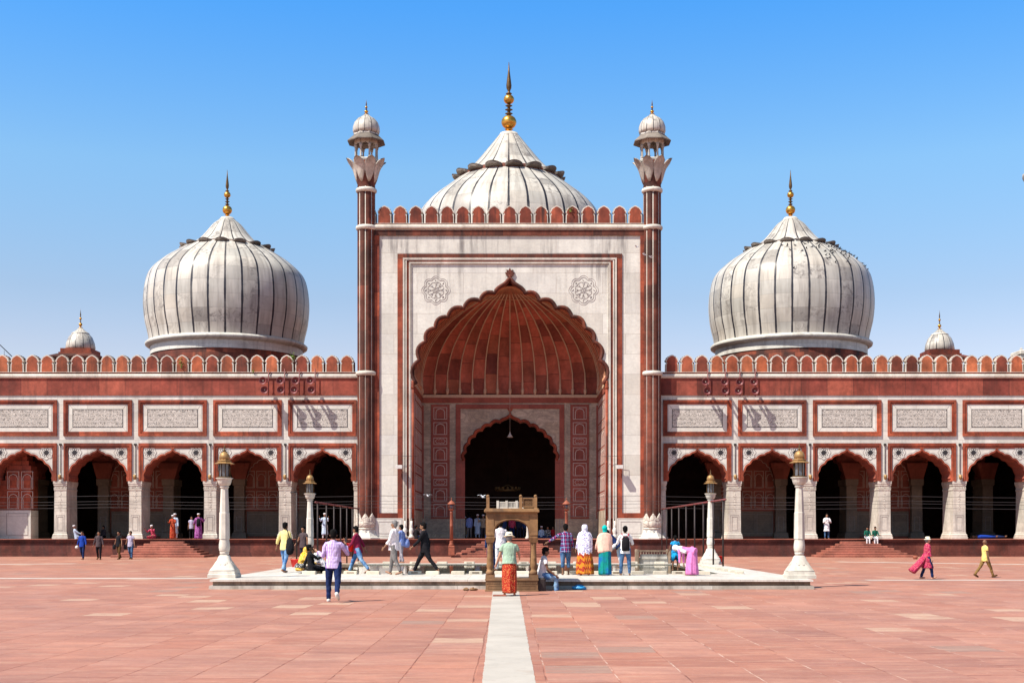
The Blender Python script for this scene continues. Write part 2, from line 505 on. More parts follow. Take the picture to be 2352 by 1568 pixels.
def dome_marble(name, lines, lw, row=1.0):
    N = NT(name)
    uvn = N.n("ShaderNodeUVMap"); uvn.uv_map = "UVMap"
    uv = uvn.outputs[0]
    u, v, _ = N.sep(uv)
    us = N.math('MULTIPLY', u, lines)
    br = N.n("ShaderNodeTexBrick"); br.offset = 0.0
    N.l(N.xyz(us, v, 0.0), br.inputs['Vector'])
    for k, val in (('Color1', (0,0,0,1)), ('Color2', (1,1,1,1)), ('Mortar', (.5,.5,.5,1))): br.inputs[k].default_value = val
    br.inputs['Scale'].default_value = 1.0
    br.inputs['Mortar Size'].default_value = .010
    br.inputs['Brick Width'].default_value = 1.0
    br.inputs['Row Height'].default_value = row
    g = N.n("ShaderNodeNewGeometry").outputs['Position']
    c = N.ramp(br.outputs['Color'], [(0, (.45,.43,.385)), (.3, (.56,.53,.475)), (.5, (.51,.465,.40)), (.7, (.58,.55,.49)), (.85, (.43,.405,.36)), (1, (.31,.29,.265))])
    big = N.noise(g, .45, 5, .6)
    c = N.mix(1.0, c, N.ramp(big, [(.3, .76), (.7, 1.06)]), 'MULTIPLY')
    # dark sooty veins on some of the blocks
    gx = N.math('ADD', N.sep(g)[0], N.math('MULTIPLY', br.outputs['Color'], 30.0))
    vn = N.noise(N.xyz(gx, N.sep(g)[1], N.sep(g)[2]), 1.9, 9, .72, 1.0)
    sel = N.ramp(br.outputs['Color'], [(.50, .0), (.62, 1.0)])
    area = N.noise(g, .22, 2)
    sel = N.math('MULTIPLY', sel, N.ramp(area, [(.38, .2), (.52, 1.0)]))
    c = N.mix(N.math('MULTIPLY', N.math('MULTIPLY', N.ramp(vn, [(.50, 0), (.60, 1)]), sel), .72), c, (.13,.115,.11))
    # rain streaks
    st = N.noise(N.xyz(N.math('MULTIPLY', us, 3.0), N.math('MULTIPLY', v, .25), 0.0), 1.0, 6, .6)
    c = N.mix(N.math('MULTIPLY', N.ramp(st, [(.46, 0), (.64, 1)]), .55), c, (.22,.195,.17))
    c = N.mix(N.math('MULTIPLY', br.outputs['Fac'], .75), c, (.22,.20,.18))
    # black inlaid lines
    fr = N.math('ABSOLUTE', N.math('SUBTRACT', N.math('FRACT', N.math('ADD', us, .5)), .5))
    wob = N.math('MULTIPLY_ADD', N.noise(g, 1.5, 3), lw*.9, lw*.55)
    ln = N.math('LESS_THAN', fr, wob)
    fade = N.ramp(N.noise(g, .6, 4), [(.30, .75), (.50, 1.0)])
    c = N.mix(N.math('MULTIPLY', ln, fade), c, (.02,.02,.028))
    N.col(c).set(.42, 0, .4)
    N.bump(N.math('SUBTRACT', N.math('MULTIPLY', big, .2), ln), .25, .03)
    return N.m

DOME_LO = dome_marble("dome_marble", 32, .062, 1.05)
DOME_HI = dome_marble("dome_cone_marble", 16, .05, 1.6)
DOME_SM = dome_marble("small_dome_marble", 12, .05, .8)

def carved(name, base, dark, scale=3.0):
    N = NT(name)
    g = N.n("ShaderNodeNewGeometry").outputs['Position']
    v = N.n("ShaderNodeTexVoronoi", feature='DISTANCE_TO_EDGE'); v.inputs['Scale'].default_value = scale
    N.l(g, v.inputs['Vector'])
    e = N.ramp(v.outputs[0], [(0, 0), (.10, 1)])
    f = N.noise(g, 5, 6, .6)
    N.col(N.mix(e, dark, N.ramp(f, [(.3, tuple(c*.8 for c in base)), (.7, base)])))
    N.set(.75, 0, .25); N.bump(e, .5, .03)
    return N.m
CARVED = carved("carved_marble", (.60,.55,.47), (.38,.32,.27), 2.6)
PILLAR = stone("pillar_marble", [(.52,.48,.41),(.60,.55,.47),(.56,.50,.42)], 3.0, .75, mortar=(.27,.23,.19), ms=.005,
               streak=.55, streakcol=(.22,.18,.15), blotch=.3, fine=4, rough=.6)

def script_panel():
    """rows of flowing black lettering inlaid in white marble"""
    N = NT("inscribed_marble")
    g = N.n("ShaderNodeNewGeometry").outputs['Position']
    x, y, z = N.sep(g)
    row = 0.27
    zz = N.math('DIVIDE', N.math('SUBTRACT', z, 8.78), row)
    k = N.math('FLOOR', zz); fz = N.math('FRACT', zz)
    p = N.xyz(N.math('MULTIPLY', x, 4.2), N.math('MULTIPLY', fz, 1.3), N.math('MULTIPLY', k, 7.3))
    a = N.noise(p, 1.35, 4, .66, 1.8)
    a = N.math('ABSOLUTE', N.math('SUBTRACT', a, .5))
    ink = N.ramp(a, [(.030, 1.0), (.045, 0.0)])
    env = N.ramp(fz, [(.06, 0), (.16, 1), (.84, 1), (.94, 0)])
    rule = N.ramp(N.math('ABSOLUTE', N.math('SUBTRACT', fz, .5)), [(.455, 0), (.48, .75)])
    m = N.math('MAXIMUM', N.math('MULTIPLY', ink, env), rule)
    f = N.noise(g, 3, 6, .6)
    base = N.ramp(f, [(.3, (.50,.465,.41)), (.7, (.62,.58,.52))])
    N.col(N.mix(N.math('MULTIPLY', m, .9), base, (.05,.045,.045))).set(.5)
    return N.m
SCRIPT = script_panel()

def plaza():
    N = NT("plaza_sandstone_slabs")
    g = N.n("ShaderNodeNewGeometry").outputs['Position']
    x, y, z = N.sep(g)
    j1 = N.math('MULTIPLY', N.math('SUBTRACT', N.noise(g, .35, 2), .5), .10)
    j2 = N.math('MULTIPLY', N.math('SUBTRACT', N.noise(g, 7.0, 4, .65), .5), .020)
    xx = N.math('ADD', N.math('ADD', x, .27), N.math('ADD', j1, j2))
    col = N.math('FLOOR', N.math('DIVIDE', xx, .79))
    yj = N.math('MULTIPLY', N.math('SUBTRACT', N.noise(N.xyz(x, N.math('MULTIPLY', y, .6), col), 1.6, 3), .5), .10)
    yy = N.math('ADD', N.math('ADD', y, yj), N.math('MULTIPLY', N.math('FRACT', N.math('MULTIPLY', N.math('SINE', N.math('MULTIPLY', col, 12.9)), 43.7)), .9))
    br = N.n("ShaderNodeTexBrick"); br.offset = .37; br.offset_frequency = 2
    N.l(N.xyz(yy, xx, 0.0), br.inputs['Vector'])
    for k, val in (('Color1', (0,0,0,1)), ('Color2', (1,1,1,1)), ('Mortar', (.5,.5,.5,1))): br.inputs[k].default_value = val
    br.inputs['Scale'].default_value = 1.0
    br.inputs['Mortar Size'].default_value = .016
    br.inputs['Mortar Smooth'].default_value = .1
    br.inputs['Brick Width'].default_value = 0.86
    br.inputs['Row Height'].default_value = 0.79
    br.squash = 1.35; br.squash_frequency = 3
    fx = N.math('ABSOLUTE', N.math('SUBTRACT', N.math('FRACT', N.math('ADD', N.math('DIVIDE', xx, .79), .5)), .5))
    along = N.ramp(fx, [(.006, 1.0), (.014, 0.0)])
    nearx = N.math('LESS_THAN', fx, .03)
    cross = N.math('MULTIPLY', br.outputs['Fac'], N.math('SUBTRACT', 1.0, nearx))
    tone = br.outputs['Color']
    c = N.ramp(tone, [(0, (.335,.150,.103)), (.13, (.375,.168,.112)), (.26, (.325,.138,.092)), (.38, (.395,.190,.132)), (.5, (.345,.144,.094)), (.62, (.38,.178,.122)), (.74, (.31,.135,.094)), (.86, (.40,.195,.138)), (1.0, (.335,.148,.104))])
    big = N.noise(g, .22, 5, .6)
    c = N.mix(1.0, c, N.ramp(big, [(.3, (.88,.90,.95)), (.7, (1.10,1.06,1.02))]), 'MULTIPLY')
    mid = N.noise(g, .75, 6, .7, .5)
    c = N.mix(1.0, c, N.ramp(mid, [(.32, (.80,.80,.83)), (.66, (1.10,1.09,1.08))]), 'MULTIPLY')
    st = N.noise(N.xyz(N.math('MULTIPLY', x, .8), N.math('MULTIPLY', y, 3.4), tone), 1.5, 7, .68, .4)
    # a few buff and grey slabs, worn through in streaks
    pale = N.math('GREATER_THAN', tone, .955)
    c = N.mix(N.math('MULTIPLY', pale, N.ramp(st, [(.36, .15), (.52, .9)])), c, (.455,.305,.215))
    gr = N.math('MULTIPLY', N.math('GREATER_THAN', tone, .905), N.math('LESS_THAN', tone, .925))
    c = N.mix(N.math('MULTIPLY', gr, N.ramp(st, [(.36, .2), (.52, .85)])), c, (.25,.165,.13))
    c = N.mix(N.ramp(st, [(.50, 0), (.68, .55)]), c, (.46,.27,.19))
    st2 = N.noise(N.xyz(N.math('MULTIPLY', x, .7), N.math('MULTIPLY', y, 3.0), 5.0), 1.3, 7, .7, .5)
    c = N.mix(N.ramp(st2, [(.50, 0), (.70, .55)]), c, (.25,.115,.085))
    pk = N.noise(N.xyz(N.math('MULTIPLY', x, .9), N.math('MULTIPLY', y, 2.2), 9.0), 2.3, 7, .75, .6)
    c = N.mix(N.ramp(pk, [(.66, 0), (.70, .75)]), c, (.22,.06,.035))
    fn = N.noise(g, 14, 6, .7)
    c = N.mix(1.0, c, N.ramp(fn, [(.3, .88), (.7, 1.08)]), 'MULTIPLY')
    # joints: dark and broken; on the right pale in part, painted as reflected light
    jm = N.ramp(N.noise(g, 2.2, 4, .6), [(.44, .05), (.62, .85)])
    rt = N.math('MULTIPLY', N.ramp(N.math('MULTIPLY_ADD', x, .12, .5, clamp=True), [(.45, 0), (.6, 1)]), N.ramp(N.noise(g, .9, 3), [(.44, 0), (.50, 1)]))
    side = N.mix(rt, (.13,.045,.028), (.55,.42,.34))
    c = N.mix(N.math('MULTIPLY', along, jm), c, side)
    jc = N.ramp(N.noise(N.xyz(x, y, 3.0), 1.5, 4, .6), [(.46, .0), (.60, .9)])
    c = N.mix(N.math('MULTIPLY', cross, jc), c, (.17,.055,.035))
    sp = N.noise(g, 42, 2, .5)
    c = N.mix(N.ramp(sp, [(.735, 0), (.76, .9)]), c, (.66,.58,.52))
    N.col(c).set(.62, 0, .3)
    h = N.math('SUBTRACT', N.math('MULTIPLY', fn, .35), N.math('MAXIMUM', N.math('MULTIPLY', along, N.math('SUBTRACT', 1.0, rt)), N.math('MULTIPLY', cross, jc)))
    h = N.math('ADD', h, N.math('MULTIPLY', tone, .25))
    N.bump(h, .35, .015)
    return N.m
PLAZA = plaza()

def strip_mat(name, col):
    N = NT(name)
    g = N.n("ShaderNodeNewGeometry").outputs['Position']
    f = N.noise(g, 6, 7, .65); b = N.noise(g, .8, 3)
    c = N.mix(N.ramp(f, [(.52, 0), (.70, .45)]), col, tuple(q*.72 for q in col))
    dd = N.noise(g, 2.2, 7, .7); c = N.mix(N.ramp(dd, [(.55, 0), (.72, .5)]), c, (.30,.22,.17))
    c = N.mix(1.0, c, N.ramp(b, [(.3, .84), (.7, 1.06)]), 'MULTIPLY')
    N.col(c).set(.8); N.bump(f, .3, .01)
    return N.m
STRIP = strip_mat("white_walkway_coating", (.415,.378,.335))
LINEW = strip_mat("worn_white_line", (.46,.40,.35))

def water():
    N = NT("pool_water")
    g = N.n("ShaderNodeNewGeometry").outputs['Position']
    x, y, z = N.sep(g)
    f = N.noise(N.xyz(N.math('MULTIPLY', x, 1.2), N.math('MULTIPLY', y, 2.0), 0.0), 2.2, 4, .55)
    a = N.noise(g, .9, 4, .6)
    N.col(N.ramp(a, [(.35, (.030,.040,.018)), (.65, (.075,.080,.045))])).set(.04, 0, .5)
    N.bump(f, .05, .02)
    return N.m
WATER = water()
# ============================================================ arches
def cusp_curve(w, h, cusps, bulge=0.24, seg=6):
    """left half of a lobed arch from (-w, 0) to the apex (0, h), then mirrored"""
    P = [(-a*w, b*h) for a, b in cusps]
    L = [P[0]]
    for i in range(len(P)-1):
        (x0, z0), (x1, z1) = P[i], P[i+1]
        dx, dz = x1-x0, z1-z0
        ln = math.hypot(dx, dz)
        nx, nz = -dz/ln, dx/ln
        for k in range(1, seg+1):
            t = k/seg
            if i == len(P)-2:            # ogee tip: a last lobe that sweeps up to a point
                og = [(0, 0), (.14, .24), (.34, .42), (.56, .53), (.76, .66), (.90, .82), (1, 1)]
                q = t*(len(og)-1); w0 = min(len(og)-2, int(q)); q -= w0
                L.append((x0+dx*(og[w0][0]*(1-q)+og[w0+1][0]*q), z0+dz*(og[w0][1]*(1-q)+og[w0+1][1]*q)))
            else:
                b = bulge*ln*sin(pi*t)
                L.append((x0+dx*t+nx*b, z0+dz*t+nz*b))
    return L + [(-x, z) for x, z in L[-2::-1]]

def offset(pl, d):
    """polyline moved outward (away from the opening) by d"""
    out = []
    n = len(pl)
    for i in range(n):
        a = Vector(pl[max(0, i-1)]); b = Vector(pl[min(n-1, i+1)])
        t = (b-a)
        if t.length < 1e-9: t = Vector((1, 0))
        t.normalize()
        out.append((pl[i][0]-t.y*d, pl[i][1]+t.x*d))
    return out

def move(pl, dx, dz): return [(x+dx, z+dz) for x, z in pl]

def ribbon(mb, pl, w, y0, y1, closed=False, shift=0.0):
    """flat band of width w laid along a polyline in (x, z)"""
    n = len(pl)
    A = []; B = []
    for i in range(n):
        if closed: a = Vector(pl[i-1]); b = Vector(pl[(i+1) % n])
        else: a = Vector(pl[max(0, i-1)]); b = Vector(pl[min(n-1, i+1)])
        t = b-a
        if t.length < 1e-9: t = Vector((1, 0))
        t.normalize()
        A.append((pl[i][0]-t.y*(shift+w/2), pl[i][1]+t.x*(shift+w/2)))
        B.append((pl[i][0]-t.y*(shift-w/2), pl[i][1]+t.x*(shift-w/2)))
    vs = [(p[0], y0, p[1]) for p in A] + [(p[0], y0, p[1]) for p in B] + [(p[0], y1, p[1]) for p in A] + [(p[0], y1, p[1]) for p in B]
    fs = []
    for i in range(n if closed else n-1):
        j = (i+1) % n
        fs += [(i, i+n, j+n, j), (i+2*n, j+2*n, j+3*n, i+3*n), (i, j, j+2*n, i+2*n), (i+n, i+3*n, j+3*n, j+n)]
    if not closed:
        fs += [(0, 2*n, 3*n, n), (n-1, 2*n-1, 4*n-1, 3*n-1)]
    mb.add(vs, fs, smooth=False)

def arch_wall(mb, x0, x1, z0, z1, curve, y0, y1):
    """wall x0..x1, z0..z1 with an arch-shaped opening rising from its lower edge"""
    poly = [(x0, z0)] + [(x0, z1), (x1, z1), (x1, z0)] + curve[::-1]
    mb.prism(poly, y0, y1)

BIG = [(1,0),(.967,.225),(.90,.396),(.80,.525),(.665,.629),(.493,.71),(.316,.783),(.16,.854),(0,1)]
MID = [(1,0),(.965,.186),(.89,.372),(.77,.535),(.61,.67),(.43,.772),(.22,.85),(0,1)]
BAY = [(1,0),(.975,.09),(.93,.335),(.745,.557),(.52,.714),(.25,.84),(0,1)]
NICHE = [(1,0),(.92,.45),(.6,.8),(0,1)]

RIBRED = simple("ruddy_rib", (.46,.22,.12), .7)
LUG = stone("dark_grey_marble", [(.12,.10,.085),(.22,.19,.16),(.16,.135,.115)], 2, 5, ms=0, streak=.6, blotch=.5, fine=5)  # dark grey-brown tone for the dome lugs and minaret eaves
mosque = empty("mosque")
tag(mosque, "red sandstone and white marble mosque with three striped domes across the courtyard", "mosque")
FL = 1.137                                    # top of the plinth
PY = -1.98                                    # front of the plinth

# ------------------------------------------------------------ plinth
m = MB()
m.box(-46, 46, PY+.06, 30, .26, .96)
m.box(-46, 46, PY-.10, PY+.2, .0, .10)
m.box(-46, 46, PY-.02, PY+.3, .10, .26)
m.box(-46, 46, PY-.02, 30, .962, 1.05)
m.box(-46, 46, PY-.06, 30, 1.052, FL-.03)
m.mat = 1; m.box(-46, 46, PY-.10, 30, FL-.028, FL)
pl = m.build("plinth", [PLINTH, STEP], mosque)
m = MB()
for i in range(460):                          # leaf frieze under the plinth edge
    x = -46+.2*i
    m.prism([(x-.07, .955), (x, .84), (x+.07, .955)], PY+.015, PY+.07)
m.build("leaf_frieze", PLINTH, pl)

def steps(cx, half, n=7, run=.37, top=.0):
    m = MB()
    h = FL/(n+1)
    for k in range(n):
        e = (n-1-k)*.31
        hw = half+e
        m.bevbox(cx-hw, cx+hw, PY-.12-(n-k)*run, PY-.103, k*h+.001, (k+1)*h, .03)
    o = m.build("staircase", STEP, mosque)
    return o
steps(R(0), 1.85); steps(-22.25, 1.1); steps(22.6, 1.1)

# ------------------------------------------------------------ the wings
WY = 0.6
WIN = 9.9
WOUT = 40.0
BAYX = [R(430.5+171.9*k, WY) for k in range(5)]
HB = R(86, WY)
zc = lambda py: Z(py, WY)

def sx(sg, a, b): return (a, b) if sg > 0 else (-b, -a)

bay_curve = cusp_curve(R(66.5, WY), R(70, WY), BAY, .17)
zs = zc(1104)

# shared bay meshes, local x = 0 at the bay centre, z absolute
m = MB(); arch_wall(m, -HB, HB, zs, zc(1020), move(bay_curve, 0, zs), WY+.10, WY+1.75)
core_me = m.mesh("arcade_bay", RED_I)
m = MB()
spc = offset(bay_curve, .07)
spc = [(max(-R(76, WY), min(R(76, WY), x)), max(0, z)) for x, z in spc]
arch_wall(m, -HB+.0, HB-.0, zs, zc(1018), move(spc, 0, zs), WY, WY+.102)
sp_me = m.mesh("spandrel", MARBLE)
m = MB()
c0 = move(bay_curve, 0, zs)
c1 = offset(c0, .115)
c1 = [(max(-R(70, WY), min(R(70, WY), x)), max(zs, z)) for x, z in c1]
for i in range(len(c0)-1):
    m.prism([c0[i], c1[i], c1[i+1], c0[i+1]], WY-.04, WY+.11)
for s in (-1, 1):                              # solid bracket beside the springing
    m.prism([(s*R(66, WY), zs), (s*R(70, WY), zs), (s*R(70, WY), zs+.62), (s*R(67, WY), zs+.5)], WY-.045, WY+.1)
ax, az = 0, zs+R(70, WY)+.03
m.prism([(-.06, az-.02), (.06, az-.02), (.05, az+.16), (-.05, az+.16)], WY-.05, WY+.05)
for a, ln in ((0, .24), (42, .2), (-42, .2), (80, .15), (-80, .15)):
    ca, sa = sin(radians(a)), cos(radians(a))
    bx_, bz = 0, az+.14
    m.prism([(bx_-.05*sa, bz+.05*ca), (bx_+.05*sa, bz-.05*ca), (bx_+ca*ln*.6+.06*sa, bz+sa*ln*.6-.06*ca), (bx_+ca*ln, bz+sa*ln), (bx_+ca*ln*.6-.06*sa, bz+sa*ln*.6+.06*ca)], WY-.055-.002*abs(a)/40, WY+.04)
trim_me = m.mesh("arch_trim", RED)
m = MB()
oc = offset(c0, .19)
ocs = [p for p in oc if abs(p[0]) < R(67, WY) and p[1] > zs+.35]
ribbon(m, ocs, .018, WY-.008, WY+.01)
line_me = m.mesh("inlaid_line", GREYLINE)
m = MB()
hw = R(78, WY)
m.box(-hw, hw, WY-.09, WY+.02, zc(1023.5), zc(1017))
m.box(-hw, -hw+.14, WY-.09, WY+.02, zs, zc(1023.5)); m.box(hw-.14, hw, WY-.09, WY+.02, zs, zc(1023.5))
m.box(-hw+.145, hw-.145, WY-.055, WY+.02, zc(1027.5), zc(1023.6))
m.box(-hw+.16, -hw+.28, WY-.055, WY+.02, zs, zc(1027.6)); m.box(hw-.28, hw-.16, WY-.055, WY+.02, zs, zc(1027.6))
m.box(-hw+.14, hw-.14, WY-.01, WY+.018, zc(1029), zc(1023.7))
m.box(-hw+.14, -hw+.31, WY-.012, WY+.018, zs, zc(1027.7)); m.box(hw-.31, hw-.14, WY-.012, WY+.018, zs, zc(1027.7))
bf_me = m.mesh("bay_frame", RED)

def petal_outline(r, n=8, amp=.13, m_=9):
    pts = []
    for i in range(n*m_):
        a = 2*pi*i/(n*m_)
        rr = r*(1-amp+amp*abs(cos(n*a/2))*1.6)
        pts.append((rr*sin(a), rr*cos(a)))
    return pts
m = MB()
m.mat = 0
m.prism(petal_outline(.43), WY-.012, WY+.005)
m.mat = 1
ribbon(m, petal_outline(.455), .022, WY-.016, WY+.006, closed=True)
m.mat = 2
star = []
for i in range(20):
    a = 2*pi*i/20
    star.append(((.32 if i % 2 == 0 else .125)*sin(a), (.32 if i % 2 == 0 else .125)*cos(a)))
m.prism(star, WY-.022, WY)
for i in range(10):
    a = 2*pi*(i+.5)/10
    cx_, cz_ = .31*sin(a), .31*cos(a)
    m.prism([(cx_+.034*cos(k*pi/3), cz_+.034*sin(k*pi/3)) for k in range(6)], WY-.0215, WY)
ros_me = m.mesh("rosette", [MARBLE, GREYLINE, BLACK])

m = MB()
phw, pt = R(78.5, WY), R(5.5, WY)
z0, z1 = zc(1000.5), zc(917.7)
m.frame(-phw, phw, z0, z1, pt, WY-.10, WY+.02)
m.frame(-phw+pt+.02, phw-pt-.02, z0+pt+.02, z1-pt-.02, pt*.55, WY-.06, WY+.02)
m.frame(-phw+pt, phw-pt, z0+pt, z1-pt, pt*.85, WY-.02, WY+.015)
pf_me = m.mesh("panel_frame", RED)
m = MB()
m.box(-R(65.5, WY), R(65.5, WY), WY-.012, WY+.03, zc(990.5), zc(927.5))
m.mat = 1
m.frame(-R(58, WY), R(58, WY), zc(980.8), zc(938.8), .04, WY-.022, WY-.0)
m.mat = 2
for a, b in ((-1, -1), (1, -1), (-1, 1), (1, 1)):
    xa, xb = a*R(58, WY), a*R(65.3, WY)
    za, zb = (zc(980.8), zc(990.3)) if b < 0 else (zc(938.8), zc(927.7))
    ribbon(m, [(xa, za), (xb, zb)], .02, WY-.016, WY-.005)
pm_me = m.mesh("marble_mount", [MARBLE, BLACK, GREYLINE])
m = MB()
m.box(-R(58, WY)+.03, R(58, WY)-.03, WY-.017, WY+.01, zc(980.8)+.03, zc(938.8)-.03)
ps_me = m.mesh("inscription_panel", SCRIPT)

# pillar, local x = 0, z from the floor
m = MB()
pz = zs-FL
def pring(mb, z, a, d): return [(-a, -d, z), (a, -d, z), (a, d+1.3, z), (-a, d+1.3, z)]
prof = [(0, .53), (.14, .53), (.16, .50), (.28, .50), (.36, .44), (.42, .435), (.46, .42), (pz-.62, .40), (pz-.60, .43), (pz-.52, .43), (pz-.50, .40),
        (pz-.34, .41), (pz-.30, .445), (pz-.22, .445), (pz-.18, .47), (pz, .475)]
m.loft([pring(m, z, a, a-.02) for z, a in prof], smooth=False)
for (a, b, c, d) in ((-.19, .19, .56, 1.50), ):
    m.mat = 1
    m.frame(a, b, c, d, .028, -.405, -.37)
    m.frame(a-.10, b+.10, c-.09, d+.10, .018, -.402, -.37)
m.mat = 2
for k in range(7):
    z = 1.95+k*.36
    m.prism([(-.07, z), (0, z+.15), (.07, z), (0, z-.15)], -.398, -.37)
    m.prism([(-.14, z+.2), (0, z+.17), (.14, z+.2), (0, z+.27)], -.395, -.37)
for k in range(9):
    x = -.40+k*.1
    m.prism([(x-.045, pz-.48), (x, pz-.36), (x+.045, pz-.48)], -.42, -.38)
for s in (-1, 1):
    m.mat = 1
    m.prism([(.1, .56), (.1, 1.5), (.125, 1.5), (.125, .56)], s*.395, s*.407, axis='x')
    m.prism([(.9, .56), (.9, 1.5), (.925, 1.5), (.925, .56)], s*.395, s*.407, axis='x')
pillar_me = m.mesh("pillar", [PILLAR, GREYLINE, CARVED])

# merlon shapes
def merlon_mesh(w, h, name, face=None, k_=.83):
    a = w/2
    side = [(-a, 0), (-a*.97, h*.48), (-a*.80, h*.55), (-a*.99, h*.62), (-a*.97, h*.70), (-a*.82, h*.76), (-a*.80, h*.83), (-a*.62, h*.865),
            (-a*.57, h*.91), (-a*.36, h*.925), (-a*.28, h*.965), (-a*.08, h*.985), (0, h)]
    poly = side + [(-x, z) for x, z in side[-2::-1]]
    poly = poly[::-1]
    m = MB()
    m.prism(poly, 0, .38)
    inner = [(x*k_, z*.94) for x, z in poly]
    # dark backing strip added in the gap, to read as a dark slot
    m.mat = 1
    m.prism(inner, -.018, .01)
    m.mat = 2
    roof = [(x*1.0, z) for x, z in poly if z > h*.6]
    m.box(a*.97, a*1.16, .26, .37, 0, h*.60)
    m.prism([(x*1.02, z+.025) for x, z in poly if z > h*.56], .30, .56)
    return m.mesh(name, [TRIM, face or RED_M, RED_D])
mer_w = merlon_mesh(R(30.5, WY), R(40.5, WY), "merlon")
mer_p = merlon_mesh(R(31.5, 0), R(42, 0), "merlon", RED_MD, .86)

for sg in (-1, 1):
    a, b = sx(sg, WIN, WOUT)
    m = MB()
    m.box(a, b, WY+.001, WY+1.6, zc(1018), zc(906))
    # solid end beyond the last bay
    a2, b2 = sx(sg, BAYX[-1]+HB, WOUT)
    m.box(a2, b2, WY, WY+1.75, FL+.001, zc(1018)-.002)
    ww = m.build("wing_wall", MARBLE_S, mosque)
    m = MB()
    m.box(a, b, WY-.04, WY+1.55, zc(903), zc(868))
    m.box(a, b, WY-.06, WY+1.5, zc(907), zc(903)-.002)
    m.build("red_frieze", RED_F, ww)
    m = MB()
    r = []
    for k in range(7):
        t = -pi/2+pi*k/6
        r.append((WY-.07-.09*cos(t), zc(863)+R(5.2, WY)*sin(t)))
    m.prism([(WY+1.6, zc(868.2))] + r + [(WY+1.6, zc(857.8))], a, b, axis='x')
    m.build("cornice", TRIM, ww)
    m = MB()
    m.box(a, b, WY-.12, WY+.5, zc(857.5), zc(855.3))
    par = m.build("parapet", RED, mosque)
    m = MB(); m.box(a, b, WY-.16, WY+.3, zc(855.1), zc(854)); m.build("marble_line", TRIM, par)
    pitch = R(34.4, WY)
    k = 0
    x = R(372, WY) if sg > 0 else R(374, WY)
    while x < WOUT-.5:
        inst("merlon", mer_w, par, (sg*x+random.uniform(-.012, .012), WY-.08, zc(854.6)+random.uniform(-.015, .01)))
        x += pitch; k += 1
    for i, bx in enumerate(BAYX):
        cx = sg*bx
        o = inst("arcade_bay", core_me, mosque, (cx, 0, 0))
        inst("spandrel", sp_me, o); inst("arch_trim", trim_me, o); inst("inlaid_line", line_me, o); inst("bay_frame", bf_me, o)
        for s in (-1, 1): inst("rosette", ros_me, o, (s*R(53.5, WY), 0, zc(1038.5)), (1, 1, 1))
        p = inst("inscription_panel", ps_me, mosque, (cx, 0, 0))
        inst("panel_frame", pf_me, p); inst("marble_mount", pm_me, p)
    for i in range(6):
        cx = sg*(BAYX[0]-HB+2*HB*i)
        inst("pillar", pillar_me, mosque, (cx, WY+.40, FL+.001))
        if 0 < i < 6:
            pass
    # drain pipes between the bays, each with a small lantern
    for i in range(1, 6):
        cx = sg*(BAYX[0]-HB+2*HB*i)
        m = MB(); m.tube([(cx+.02, WY-.05, zc(1020)), (cx+.02, WY-.05, zc(1086))], .022, 6); m.cbox((cx+.02, WY-.06, zc(1020)), (.16, .12, .12))
        wl = m.build("conduit", IRON, ww)
        m = MB(); m.lathe([(.05, -.3), (.10, -.22), (.13, 0), (.02, .04)], (cx+.02, WY-.16), 8); 
        for q in range(len(m.v)): m.v[q] = (m.v[q][0], m.v[q][1], m.v[q][2]+zc(1094)+.1)
        m.build("wall_lantern", BRASS, ww)

# ------------------------------------------------------------ hall behind the arcade
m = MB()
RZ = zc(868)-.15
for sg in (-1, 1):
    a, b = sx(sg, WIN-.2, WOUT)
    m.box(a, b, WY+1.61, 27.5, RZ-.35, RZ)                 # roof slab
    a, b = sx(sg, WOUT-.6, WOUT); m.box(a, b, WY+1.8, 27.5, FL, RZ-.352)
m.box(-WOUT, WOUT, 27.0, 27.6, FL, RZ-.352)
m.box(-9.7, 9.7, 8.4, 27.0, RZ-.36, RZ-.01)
m.build("hall_shell", INNERDARK, mosque)
